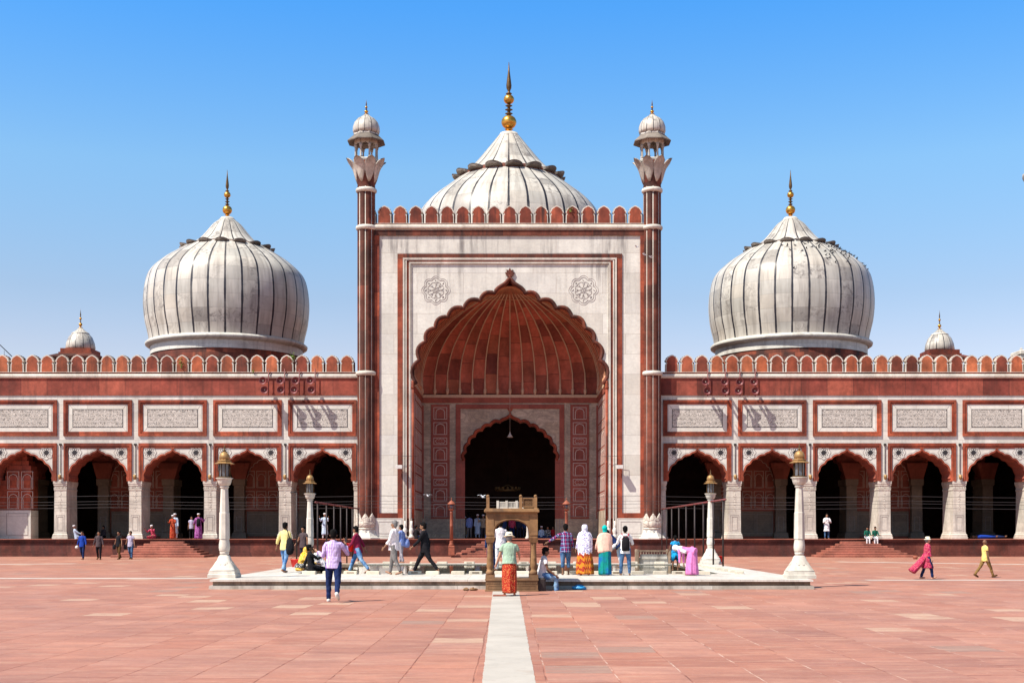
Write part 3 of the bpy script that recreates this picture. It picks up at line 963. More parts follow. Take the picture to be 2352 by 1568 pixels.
# inner arcade
IY = 9.6
zsi = Z(1100, IY)
ic = cusp_curve(2.25, 2.35, BAY, .24)
zi_top = Z(1010, IY)
NW = 4.9
for sg in (-1, 1):
    m = MB()
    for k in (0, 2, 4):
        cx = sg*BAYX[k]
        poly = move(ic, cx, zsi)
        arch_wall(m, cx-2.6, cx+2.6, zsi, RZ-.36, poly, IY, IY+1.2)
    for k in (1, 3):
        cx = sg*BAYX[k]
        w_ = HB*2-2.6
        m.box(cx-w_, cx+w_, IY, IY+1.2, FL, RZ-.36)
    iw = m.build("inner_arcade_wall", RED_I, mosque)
    for k in (0, 1, 2, 3, 4):
        cx = sg*BAYX[k]
        if k in (0, 2, 4):
            m = MB(); c_ = move(ic, cx, zsi)
            ribbon(m, c_, .12, IY-.05, IY+.01, shift=.08); m.build("arch_trim", RED, iw)
            for s in (-1, 1):
                xx = cx+s*2.62
                m = MB(); m.loft([pring(m, z, q, q-.02) for z, q in ((0, .55), (.4, .5), (.46, .40), (zsi-FL-.5, .38), (zsi-FL-.45, .46), (zsi-FL, .48))], smooth=False)
                m.mat = 1; m.frame(-.2, .2, .6, 1.6, .03, -.40, -.35)
                m.build("engaged_column", [COLUMN_I, GREYLINE], iw, (xx, IY-.1, FL))
                # red bracket above the column
                m = MB(); m.prism([(xx-.45, zsi), (xx+.45, zsi), (xx+.8, zsi+1.2), (xx-.8, zsi+1.2)], IY-.5, IY-.01)
                m.build("bracket", RED_I, iw)
        else:
            w_ = HB*2-2.6-.5
            m = MB(); m.box(cx-w_, cx+w_, IY-.06, IY+.01, FL+.15, FL+2.0)
            m.mat = 1
            for q in (-1, 0, 1): m.frame(cx+q*w_*.66-w_*.3, cx+q*w_*.66+w_*.3, FL+.35, FL+1.8, .03, IY-.075, IY-.05)
            m.build("marble_dado", [COLUMN_I, GREYLINE], iw)
            m = MB()
            nn = 5
            for q in range(nn):
                for rr in range(3):
                    ccx = cx+(q-(nn-1)/2)*.86; zz = FL+2.25+rr*1.5
                    if zz+1.2 > zsi+.6: continue
                    m.frame(ccx-.36, ccx+.36, zz, zz+1.25, .035, IY-.02, IY+.005)
                    nc = cusp_curve(.26, .45, NICHE, .2, 3)
                    ribbon(m, [(ccx-.26, zz+.08)] + move(nc, ccx, zz+.6) + [(ccx+.26, zz+.08)], .035, IY-.02, IY+.005)
            big = cusp_curve(1.9, 2.0, MID, .22, 4)
            ribbon(m, move(big, cx, zsi-.1), .05, IY-.02, IY+.005)
            m.build("niche_tracery", PALELINE, iw)
# short front-facing return wall in the last left bay (catches the sun)
m = MB()
RTY = 1.85
rx0, rx1 = X(12, RTY), X(70, RTY)
m.box(rx0-1.2, rx1, RTY, 3.2, FL+1.95, Z(1102, RTY))
rw = m.build("return_wall", RED, mosque)
m = MB(); m.box(rx0-1.2, rx1+.03, RTY-.04, 3.2, FL, FL+1.95-.002); m.mat = 1; m.frame(rx0+.1, rx1-.15, FL+.25, FL+1.75, .03, RTY-.055, RTY-.03); m.build("marble_dado", [MARBLE, GREYLINE], rw)
m = MB()
for k in range(6):                                           # honeycomb half-dome of the return niche
    zz = Z(1102, RTY)+k*.34; hw_ = (rx1-rx0)/2*(1-.02*k-(.02*k*k if k > 2 else 0))
    m.box((rx0+rx1)/2-hw_, (rx0+rx1)/2+hw_, RTY+.02+.07*k, 3.2, zz, zz+.33)
m.build("niche_head", RED_F, rw)
m = MB()
for q in range(2):
    for rr in range(2):
        ccx = rx0+.55+q*.95; zz = FL+2.05+rr*1.35
        m.frame(ccx-.4, ccx+.4, zz, zz+1.2, .035, RTY-.015, RTY+.005)
        ribbon(m, [(ccx-.28, zz+.08)] + move(cusp_curve(.28, .4, NICHE, .2, 3), ccx, zz+.62) + [(ccx+.28, zz+.08)], .035, RTY-.015, RTY+.005)
m.build("niche_tracery", PALELINE, rw)

# ------------------------------------------------------------ the portal
zq = lambda py: Z(py, 0)
PXW = R(309, 0)                                # half width between the minarets
zsp = zq(880)
bigc = cusp_curve(R(212, 0), R(240, 0), BIG, .27, 7)
bigw = move(bigc, 0, zsp)
m = MB()
jw = R(221, 0)
arch_wall(m, -jw, jw, zsp, zq(604)+.02, bigw, 0, .36)
m.box(-PXW, PXW, .0, 1.0, zq(604)+.022, zq(541))
for s in (-1, 1):
    a, b = sx(s, jw+.001, PXW)
    m.box(a, b, 0, 1.0, zq(1189)+.002, zq(604)+.02)
portal = m.build("portal_wall", MARBLE, mosque)
m = MB()
m.mat = 1
m.box(-PXW, PXW, -.10, .02, zq(541), zq(528.5))             # top band, black with weather
m.mat = 0
for s in (-1, 1):
    a, b = sx(s, R(299.5), R(311)); m.box(a, b, -.10, .01, zq(1189), zq(541)-.002)
    a, b = sx(s, R(258), R(299.4)); m.box(a, b, -.09, .01, zq(1189), zq(1177))
m.build("outer_red_frame", [RED, RED_D], portal)
m = MB()
for s in (-1, 1):
    a, b = sx(s, R(246), R(257.9)); m.box(a, b, -.07, .01, zq(1189), zq(594)-.002)
m.mat = 1
m.box(-R(257.9), R(257.9), -.07, .01, zq(594), zq(582.5))
m.build("inner_red_frame", [RED, RED_D], portal)
m = MB()
for (r0, r1, yt, yb, yy) in ((232.5, 236.5, 597.5, 601.5, -.05),):
    for s in (-1, 1):
        a, b = sx(s, R(r0), R(r1)); m.box(a, b, yy, .01, zq(1189), zq(yb)-.002)
    m.box(-R(r1), R(r1), yy, .01, zq(yb), zq(yt))
m.build("thin_red_line", RED, portal)
m = MB()
for (r0, yt, th, yy) in ((243.5, 594.2, .05, -.13), (238, 597, .04, -.10), (229.5, 603.5, .045, -.11), (226, 606, .03, -.06)):
    for s in (-1, 1):
        a, b = sx(s, R(r0)-th, R(r0)+th); m.box(a, b, yy, .01, zq(1233), zq(yt)-th)
    m.box(-R(r0)-th, R(r0)+th, yy, .01, zq(yt)-th, zq(yt)+th)
m.build("marble_moulding", TRIM, portal)
# arch trim and its finial
m = MB()
def arc_tube(mb, pl, rad, y):
    mb.tube([(p[0], y, p[1]) for p in pl], rad, 8, up=(0, 1, 0))
arc_tube(m, offset(bigw, .09), .115, -.03)
arc_tube(m, offset(bigw, .0), .05, -.0)
m.tube([(0, -.06, zq(642)), (0, -.06, zq(636)), (0, -.06, zq(632))], [.10, .07, .10], 8)
for a, ln in ((0, .50), (30, .44), (-30, .44), (62, .36), (-62, .36), (95, .24), (-95, .24)):
    ca, sa = sin(radians(a)), cos(radians(a)); bz = zq(632)
    m.prism([(-.07*sa, bz+.07*ca), (.07*sa, bz-.07*ca), (ca*ln*.6+.10*sa, bz+sa*ln*.6-.10*ca), (ca*ln, bz+sa*ln), (ca*ln*.6-.10*sa, bz+sa*ln*.6+.10*ca)], -.12-.003*abs(a)/30, -.0)
m.build("arch_trim", RED_D, portal)
m = MB(); ribbon(m, bigw, .03, .02, .37, shift=-.016); m.build("arch_lining", RED_V, portal)
# red colonnettes in the jambs with marble bulb bases
for s in (-1, 1):
    m = MB()
    xx = s*R(222.5)
    m.tube([(xx, -.03, zq(1189)), (xx, -.03, zq(892))], .095, 10)
    m.lathe([(.10, 0), (.15, .1), (.10, .22), (.13, .32), (.09, .42), (.12, .5), (.05, .62)], (xx, -.03), 12)
    n0 = len(m.v)
    for q in range(n0-7*12, n0):
        pass
    # move the capital to its height
    for q in range(len(m.v)-7*12, len(m.v)):
        v = m.v[q]; m.v[q] = (v[0], v[1], v[2]+zq(893)) if v[2] < 2 else v
    col_ = m.build("colonnette", RED, portal)
    m = MB()
    for dx in (0, -s*.48):
        m.lathe([(.20, 0), (.20, .12), (.12, .2), (.10, .3), (.17, .5), (.12, .66), (.08, .72), (.12, .8), (.08, .9), (.09, 1.15)], (xx+s*.10-dx*.9+(.0), -.05), 12)
    for q in range(len(m.v)):
        v = m.v[q]; m.v[q] = (v[0], v[1], v[2]+FL+.05)
    m.build("bulb_base", MARBLE, portal)

LINE_L = simple("faint_inlay", (.38,.345,.32), .6)
def medallion(cx, cz, r):
    m = MB()
    ribbon(m, move(petal_outline(r, 8, .10, 12), cx, cz), .035, -.014, .005, closed=True)
    m.mat = 1
    ribbon(m, move(petal_outline(r*.86, 8, .11, 12), cx, cz), .032, -.016, .005, closed=True)
    oc = [(cx+r*.62*sin(pi/8+k*pi/4), cz+r*.62*cos(pi/8+k*pi/4)) for k in range(8)]
    ribbon(m, oc, .02, -.0155, .005, closed=True)
    for k in range(8):
        for d in (-.12, .12):
            a = pi/8+k*pi/4
            if k < 4:
                nx, nz = cos(a), -sin(a)
                ribbon(m, [(cx+nx*d*r-r*.62*sin(a), cz+nz*d*r-r*.62*cos(a)), (cx+nx*d*r+r*.62*sin(a), cz+nz*d*r+r*.62*cos(a))], .015, -.015-.0006*k-.0002*(d > 0), .005)
    rnd = random.Random(3)
    for k in range(8):                          # flowing letters in each petal and cell
        a = k*pi/4
        for rad in (.74, .42):
            px_, pz_ = cx+r*rad*sin(a), cz+r*rad*cos(a)
            w_ = [(px_+rnd.uniform(-.09, .09)*r, pz_+rnd.uniform(-.08, .08)*r) for _ in range(5)]
            ribbon(m, w_, .02, -.019-.0004*k, .004)
    m.prism([(cx+.05*cos(q*pi/3), cz+.05*sin(q*pi/3)) for q in range(6)], -.02, .004)
    return m.build("medallion", [LINE_L, GREYLINE], portal)
medallion(-R(170), zq(666), R(31)); medallion(R(169), zq(666), R(32))

# dados at the foot of the portal
for s in (-1, 1):
    a, b = sx(s, R(246), PXW+.02)
    m = MB(); m.box(a, b, -.13, .9, FL+.10, zq(1189)); m.box(a-.04, b+.04, -.24, .95, FL, FL+.098)
    m.mat = 1; m.frame(a+.25, b-.25, FL+.35, zq(1189)-.22, .025, -.142, -.12)
    m.frame(a+.06, b-.06, FL+.16, zq(1189)-.05, .014, -.138, -.12)
    m.build("marble_dado", [MARBLE, GREYLINE], portal)
    a, b = sx(s, R(219.5), R(245.8)); m = MB(); m.box(a, b, -.12, .4, FL, FL+.12); m.build("base_slab", TRIM, portal)

# cornice and parapet of the portal
m = MB()
m.box(-PXW-.3, PXW+.3, -.06, 1.4, zq(528.3), zq(526.5))
r = []
for k in range(7):
    t = -pi/2+pi*k/6
    r.append((-.12-.11*cos(t), zq(521.5)+R(5)*sin(t)))
m.prism([(1.4, zq(526.3))] + r + [(1.4, zq(516.7))], -PXW-.4, PXW+.4, axis='x')
m.build("cornice", TRIM, portal)
m = MB(); m.box(-PXW-.35, PXW+.35, -.08, .6, zq(516.5), zq(514.5))
par = m.build("parapet", RED, mosque)
m = MB(); m.box(-PXW-.35, PXW+.35, -.11, .3, zq(514.3), zq(513)); m.build("marble_line", TRIM, par)
for k in range(-8, 9):
    inst("merlon", mer_p, par, (k*R(36)-.0, -.02, zq(513.5)))
for s in (-1, 1):
    inst("merlon", mer_p, par, (s*9*R(36)*.985, -.02, zq(513.5)), (.7, 1, .97))

# body of the portal: side, top and back
m = MB()
for s in (-1, 1):
    a, b = sx(s, R(221)+.02, PXW+.25)
    m.box(a, b, 1.001, 9.2, FL, zq(517))
m.box(-jw-.01, jw+.01, 1.001, 9.2, zsp+R(232), zq(517))
m.box(-jw-.01, jw+.01, 8.45, 9.2, Z(905, 7.6), zsp+R(232)-.002)
m.build("portal_body", RED_F, mosque)

# ribbed half vault
VZ = Z(905, 7.6)
HWv = jw-.02
VY0, VY1 = .38, 7.58
vp = [(219,-4),(219,30),(218,56),(209,92),(193,123),(170,150),(140,174),(106,193),(72,208),(42,218),(20,224),(4,228)]
vp = [(a/219.0, zsp+R(b)) for a, b in vp]
vp[0] = (1.0, VZ)
def resample(pp, n):
    L = [0]
    for i in range(1, len(pp)): L.append(L[-1]+math.hypot((pp[i][0]-pp[i-1][0])*6.3, pp[i][1]-pp[i-1][1]))
    out = []
    for k in range(n+1):
        d = L[-1]*k/n; i = 0
        while i < len(L)-2 and L[i+1] < d: i += 1
        t = (d-L[i])/(L[i+1]-L[i]); out.append((pp[i][0]*(1-t)+pp[i+1][0]*t, pp[i][1]*(1-t)+pp[i+1][1]*t))
    return out
vp = resample(vp, 26)
AY = .55
def vbase(t):
    """t 0..28 along the three walls"""
    if t <= 7: return (-HWv, VY0+(VY1-VY0)*t/7)
    if t <= 21: return (-HWv+2*HWv*(t-7)/14, VY1)
    return (HWv, VY1-(VY1-VY0)*(t-21)/7)
def vpoint(t, k, push=0.0):
    bx_, by_ = vbase(t)
    r_, z_ = vp[k]
    x_ = bx_*r_; y_ = AY+(by_-AY)*r_
    d = Vector((x_, y_-AY-1.5)); 
    if d.length > 1e-6: d.normalize()
    return (x_+d.x*push, y_+d.y*push, z_+push*.3)
m = MB()
sub = 6
grid = []
NT_ = 28*sub
for k in range(len(vp)):
    row = []
    for i in range(NT_+1):
        t = i/sub; fr = t-math.floor(t)
        push = .16*sin(pi*fr)*min(1.0, vp[k][0]*1.4)
        row.append(vpoint(t, k, push))
    grid.append(row)
vs = [p for r_ in grid for p in r_]
fs = [(k*(NT_+1)+i, (k+1)*(NT_+1)+i, (k+1)*(NT_+1)+i+1, k*(NT_+1)+i+1) for k in range(len(vp)-1) for i in range(NT_)]
lens = [0.0]
for k in range(1, len(vp)): lens.append(lens[-1]+math.hypot((vp[k][0]-vp[k-1][0])*6.3, vp[k][1]-vp[k-1][1]))
uvs = []
for k in range(len(vp)-1):
    for i in range(NT_):
        # every rib panel is shifted a little, so the courses do not line up all the way round
        sh_ = .35*sin(7.7*(i//sub)); u0, u1 = i/sub, (i+1)/sub
        uvs.append([(u0, lens[k]+sh_+9), (u0, lens[k+1]+sh_+9), (u1, lens[k+1]+sh_+9), (u1, lens[k]+sh_+9)])
m.add(vs, fs, uvs, smooth=True)
vault = m.build("portal_vault", RED_VB, mosque)
m = MB()
for t in range(0, 29):
    pts = [Vector(vpoint(t, k, -.02)) for k in range(0, len(vp)-3)]
    edge = min(t, 28-t)
    q_ = .45 if edge < 3 else (.7 if edge < 7 else 1.0)
    m.mat = 1 if edge < 6 else 0
    m.tube(pts, [.05*q_ if k > 2 else .08*q_ for k in range(len(pts))], 5)
    b_ = pts[0]
    m.ell((b_.x, b_.y, b_.z+.25), (.13, .13, .25), 6, 5)
m.build("vault_ribs", [PALETRIM, RIBRED], vault)
m = MB()
kk = len(vp)-6
for t in range(0, 28*2+1):
    p0 = vpoint(t/2, kk, -.03); p1 = vpoint(t/2, len(vp)-1, -.05)
    m.tube([p0, p1], [.028, .008], 4)
ringp = [vpoint(t/3, kk, -.06 if t % 3 else -.0) for t in range(0, 85)]
m.tube(ringp, .03, 4)
m.build("sunburst", RIBRED, vault)
# ledge round the foot of the vault
m = MB()
for (za, zb, th) in ((VZ-.24, VZ-.03, .10), (VZ-.62, VZ-.245, .06)):
    m.box(-HWv, HWv, 7.6-th, 7.7, za, zb)
    for s in (-1, 1):
        a, b = sx(s, HWv-th, HWv+.1); m.box(a, b, .37, 7.6-th-.001, za, zb)
    if th == .10: m.mat = 1
ledge = m.build("vault_ledge", [PALETRIM, RED_I], vault)

# side walls of the recess
for s in (-1, 1):
    m = MB()
    a, b = sx(s, HWv, HWv+.05)
    m.box(a, b, 1.0, 7.6, FL+1.95, VZ-.625)
    jamb = m.build("jamb_wall", RED_P, mosque)
    m = MB()
    nc = cusp_curve(.42, .55, NICHE, .2, 3)
    xf = s*HWv
    def to_side(mbx, n_):
        for q in range(n_, len(mbx.v)):
            X_, Y_, Z_ = mbx.v[q]          # drawn in (x = along y, y = depth)
            mbx.v[q] = (xf-s*(.0-Y_)*1.0, X_, Z_)
    for q in range(5):
        yy_ = 1.75+q*1.22
        z_ = FL+2.1
        for hh in (1.2, 1.2, .62, 1.2, 1.2, .62, 1.2, 1.2):
            n_ = len(m.v)
            m.frame(yy_-.5, yy_+.5, z_, z_+hh-.12, .04, -.02, .01)
            if hh > 1: ribbon(m, [(yy_-.36, z_+.06)] + move(cusp_curve(.36, .4, NICHE, .2, 3), yy_, z_+.55) + [(yy_+.36, z_+.06)], .04, -.02, .01)
            for w_ in range(n_, len(m.v)):
                X_, Y_, Z_ = m.v[w_]; m.v[w_] = (xf+s*Y_, X_, Z_)
            z_ += hh+.02
    m.build("niche_tracery", PALELINE, jamb)
    m = MB(); a, b = sx(s, HWv-.05, HWv+.05); m.box(a, b, 1.0, 7.59, FL, FL+1.948); m.build("marble_dado", MARBLE_I, jamb)

# back wall of the recess with the doorway
BY = 7.6
zb_ = lambda py: Z(py, BY)
rb = lambda d: R(d, BY)
zd = zb_(1055)
doorc = move(cusp_curve(rb(104), rb(100), MID, .26, 6), 0, zd)
m = MB()
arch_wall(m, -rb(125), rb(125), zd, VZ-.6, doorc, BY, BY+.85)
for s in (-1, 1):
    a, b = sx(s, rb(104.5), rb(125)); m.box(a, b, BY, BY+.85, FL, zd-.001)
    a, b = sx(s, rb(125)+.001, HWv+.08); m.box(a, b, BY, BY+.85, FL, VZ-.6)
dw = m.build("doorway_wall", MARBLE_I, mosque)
m = MB()
for s in (-1, 1):
    a, b = sx(s, rb(113.5), rb(124.5)); m.box(a, b, BY-.06, BY+.01, zb_(1190), zb_(938)-.001)
    a, b = sx(s, rb(103.5), rb(113.4)); m.box(a, b, BY-.04, BY+.01, zb_(1190), zd)
    a, b = sx(s, rb(198), HWv+.02); m.box(a, b, BY-.03, BY+.01, zb_(1190), zb_(930))
m.box(-rb(124.5), rb(124.5), BY-.06, BY+.01, zb_(938), zb_(928))
m.build("red_frame", RED_P, dw)
m = MB()
tr = offset(doorc, .09)
arc_tube(m, tr, .10, BY-.03)
ribbon(m, doorc, .10, BY-.02, BY+.02)
az = zd+rb(100)
m.tube([(0, BY-.05, az), (0, BY-.05, az+.35)], [.1, .05], 6)
for a, ln in ((0, .45), (40, .35), (-40, .35)):
    ca, sa = sin(radians(a)), cos(radians(a)); bz = az+.35
    m.prism([(-.05*sa, bz+.05*ca), (.05*sa, bz-.05*ca), (ca*ln*.6+.06*sa, bz+sa*ln*.6-.06*ca), (ca*ln, bz+sa*ln), (ca*ln*.6-.06*sa, bz+sa*ln*.6+.06*ca)], BY-.09-.002*abs(a)/40, BY-.0)
m.build("arch_trim", RED, dw)
for s in (-1, 1):
    a, b = sx(s, rb(138.5), rb(181.5))
    m = MB(); m.box(a, b, BY-.05, BY+.01, zb_(1190.5), zb_(928)); pn = m.build("red_panel_strip", RED_P, dw)
    cx = (a+b)/2
    spans = [(934.4, 962.6), (969, 997.5), (1004, 1020.6), (1026.5, 1056), (1062, 1092), (1098.6, 1114.5), (1120.4, 1149.8), (1156.3, 1186.3)]
    for (t0, t1) in spans:
        m = MB()
        hw_ = rb(15.6); z0_, z1_ = zb_(t1), zb_(t0)
        m.frame(cx-hw_, cx+hw_, z0_, z1_, .045, BY-.068, BY-.04)
        if t1-t0 > 20:
            ww_ = rb(10)
            ribbon(m, [(cx-ww_, z0_+.05), (cx-ww_, z0_+.42)] + move(cusp_curve(ww_*.92, .36, NICHE, .26, 4), cx, z0_+.44) + [(cx+ww_, z0_+.42), (cx+ww_, z0_+.05)], .05, BY-.067, BY-.04)
        else:
            hz = (z0_+z1_)/2
            o_ = [(cx-.36, hz), (cx-.24, hz+.16), (cx-.1, hz+.10), (cx, hz+.18), (cx+.1, hz+.10), (cx+.24, hz+.16), (cx+.36, hz), (cx+.24, hz-.16), (cx+.1, hz-.10), (cx, hz-.18), (cx-.1, hz-.10), (cx-.24, hz-.16)]
            ribbon(m, o_, .04, BY-.067, BY-.04, closed=True)
        m.build("niche_panel", PALELINE, mosque if False else dw)
    a, b = sx(s, rb(103.5), HWv)
    m = MB(); m.box(a, b, BY-.12, BY+.5, FL, zb_(1191)); m.mat = 1
    a2, b2 = (a+.75, b-.35) if s > 0 else (a+.35, b-.75)
    m.frame(a2, b2, FL+.35, FL+1.6, .03, BY-.135, BY-.11)
    for q in range(3):
        xx = s*(rb(103.5)+.12+q*.2); m.box(xx-.02, xx+.02, BY-.15, BY-.11, FL+.15, zb_(1192))
    m.build("marble_dado", [MARBLE_I, GREYLINE], dw)
m = MB()
m.box(-9.7, 9.7, 26.6, 26.9, FL, RZ-.4)
for s in (-1, 1): m.box(s*4.2-.5, s*4.2+.5, 16, 17, FL, RZ-.4)
m.build("prayer_wall", INNERDARK, mosque)

# hanging lamp in the doorway arch
m = MB()
hy = 5.0
m.tube([(0, hy, Z(690, hy)), (0, hy, Z(990, hy))], .012, 4)
m.lathe([(.02, Z(990, hy)), (.05, Z(994, hy)), (.09, Z(997, hy)), (.24, Z(1003.5, hy))], (0, hy), 12)
m.build("hanging_lamp", AGED, None)
tag(bpy.data.objects["hanging_lamp"], "white bell shaped lamp hanging on a long wire in the portal arch", "lamp")
ch = empty("chandelier", (-.2, 16, 0)); tag(ch, "dim round chandelier inside the dark prayer hall", "chandelier")
m = MB(); m.tube([(0, 0, RZ-.4), (0, 0, Z(1115, 16))], .02, 4)
m.build("chain", IRON, ch)
m = MB()
ring = [(.95*cos(k*pi/8), .95*sin(k*pi/8), Z(1125, 16)) for k in range(16)]
m.tube(ring, .05, 5, closed=True)
for k in range(16): m.lathe([(.03, 0), (.10, .12), (.07, .26)], (ring[k][0], ring[k][1]), 6); 
for q in range(16*5, len(m.v)): v = m.v[q]; m.v[q] = (v[0], v[1], v[2]+Z(1125, 16)) if v[2] < 1 else v
for k in range(4): a = k*pi/4; m.tube([(.95*cos(a), .95*sin(a), Z(1125, 16)), (0, 0, Z(1112, 16)), (-.95*cos(a), -.95*sin(a), Z(1125, 16))], .02, 4)
m.build("ring", BRASS, ch)

# ------------------------------------------------------------ finials
def finial(h, r, parent, name="finial", loc=(0, 0, 0)):
    """r = radius of the lower ball; h = total height"""
    m = MB()
    b1, b2 = h*.155, h*.475
    m.lathe([(r*1.25, -h*.03), (r*1.0, h*.0), (r*.45, h*.025)], n=20)
    m.lathe([(r*.35, h*.02), (r*.30, h*.045), (r*.55, h*.052), (r*.28, h*.062), (r*.25, h*.08)], n=12)
    m.ell((0, 0, b1), (r, r, h*.095), 20, 10)
    m.ell((0, 0, b2), (r*.70, r*.70, h*.066), 16, 10)
    m.mat = 1
    m.lathe([(r*.25, h*.24), (r*.28, h*.26), (r*.52, h*.275), (r*.2, h*.29), (r*.22, h*.315), (r*.52, h*.33), (r*.2, h*.345), (r*.2, h*.37), (r*.48, h*.385), (r*.2, h*.40), (r*.2, h*.42)], n=12)
    m.lathe([(r*.2, h*.535), (r*.42, h*.555), (r*.18, h*.575), (r*.15, h*.59), (r*.32, h*.63), (r*.35, h*.67), (r*.26, h*.75), (r*.13, h*.86), (r*.03, h)], n=12)
    o = m.build(name, [GOLD, BRONZE], parent, loc)
    return o

# ------------------------------------------------------------ large domes
def big_dome(cx, cy, prof, z_ring, r_ring, cone, drum, fin_h, fin_r, neck):
    root = empty("dome", (cx, cy, 0), parent=mosque)
    m = MB(); m.lathe(prof, n=128, uvn=1.0, cap=False)
    m.build("shell", DOME_LO, root)
    m = MB(); m.lathe(cone, n=96, uvn=1.0, cap=False, flute=lambda a, z: 1+.012*abs(sin(8*a)))
    m.build("cone", DOME_HI, root)
    m = MB()
    G = r_ring/3.3*1.15
    for k in range(16):                     # upturned leaf-shaped lugs round the shoulder
        a = 2*pi*k/16+pi/32
        hw_ = r_ring*pi/16*.86
        rings = []
        for (dr, up, ww, th) in ((-.26, .12, .95, .10), (-.05, .07, 1.0, .14), (.14, .055, 1.0, .16), (.32, .075, .95, .15), (.46, .10, .75, .11)):
            top = []; bot = []
            for q in range(9):
                t = -1+q/4
                crown = .07*(1-t*t)
                x = r_ring+dr*G-.10*G*t*t; y = t*hw_*ww
                top.append((x, y, z_ring+(up+crown)*G)); bot.append((x-.05*G, y, z_ring+(up+crown*.4-th)*G))
            ca, sa = cos(a), sin(a)
            rings.append([(p[0]*ca-p[1]*sa, p[0]*sa+p[1]*ca, p[2]) for p in top+bot[::-1]])
        m.loft(rings, smooth=False)
    m.mat = 1
    m.lathe([(r_ring*1.035, z_ring-.26*G), (r_ring*1.03, z_ring-.05*G), (r_ring*.99, z_ring+.12*G), (r_ring*.90, z_ring+.20*G)], n=64)
    m.build("petal_ring", [LUG, RED_D], root)
    m = MB(); m.lathe(neck, n=32); m.build("neck", TRIM, root)
    finial(fin_h, fin_r, root, loc=(0, 0, neck[-1][1]+.02))
    if drum:
        rb0, zr0, zr1, zbase = drum
        m = MB()
        m.lathe([(rb0*.965, zr0-.68), (rb0*.965, zr0-.02)], n=96, cap=False)
        m.lathe([(rb0*.97, zr0-.05), (rb0*1.0, zr0), (rb0*1.025, zr0+.10), (rb0*1.03, zr0+.25), (rb0*1.01, zr0+.36), (rb0*.98, zr0+.42)], n=96, cap=False)
        m.build("base_roll", MARBLE_S, root)
        m = MB(); m.lathe([(rb0*.955, zbase), (rb0*.955, zr0-.67)], n=96, cap=False); m.build("drum", DRUM, root)
    return root
SD = .0343
zz = lambda py: (1220-py)*SD+1.62
pf = lambda L: [(a*SD, zz(b)) for a, b in L]
# smooth the measured outline
def smooth_prof(L, n):
    pts = [Vector(p) for p in L]
    out = []
    for i in range(len(pts)-1):
        p0 = pts[max(0, i-1)]; p1 = pts[i]; p2 = pts[i+1]; p3 = pts[min(len(pts)-1, i+2)]
        for k in range(n):
            t = k/n
            q = .5*((2*p1)+(-p0+p2)*t+(2*p0-5*p1+4*p2-p3)*t*t+(-p0+3*p1-3*p2+p3)*t*t*t)
            out.append((q.x, q.y))
    out.append(tuple(pts[-1]))
    return out
side_prof = smooth_prof(pf([(176, 797), (180, 773), (187.5, 740), (190.5, 700), (186.5, 660), (176, 632), (149, 606), (122, 588), (97, 572)]), 5)
side_cone = smooth_prof(pf([(92, 572), (76, 562), (62, 551), (47, 534), (34, 518), (22, 508), (17, 505)]), 4)
neck_s = [(16.5*SD, zz(507)), (18.5*SD, zz(505)), (17*SD, zz(503.5)), (14*SD, zz(500))]
side_prof = [(r_*.977, z_) for r_, z_ in side_prof]; side_cone = [(r_*.98, z_) for r_, z_ in side_cone]
for cx in (-22.27, 22.07):
    big_dome(cx, 15, side_prof, zz(574), 95*SD*.985, side_cone, (177*SD, zz(802), zz(790), RZ-.01), 109*SD, 11*SD, neck_s)
cen_prof = smooth_prof(pf([(205, 700), (222, 650), (232, 590), (230, 545), (217, 500), (190, 467), (152, 438), (118, 413)]), 5)
cen_cone = smooth_prof(pf([(114, 411), (98, 396), (78, 377), (54, 349), (36, 327), (27, 316), (22, 312)]), 4)
neck_c = [(23*SD, zz(316)), (25*SD, zz(314)), (22*SD, zz(311)), (20*SD, zz(307))]
cen_prof = [(r_*.955, z_) for r_, z_ in cen_prof]; cen_cone = [(r_*.97, z_) for r_, z_ in cen_cone]
big_dome(-.10, 15, cen_prof, zz(411), 113*SD, cen_cone, (205*SD, zz(702), 0, RZ-.01), 163*SD, 17.5*SD, neck_c)

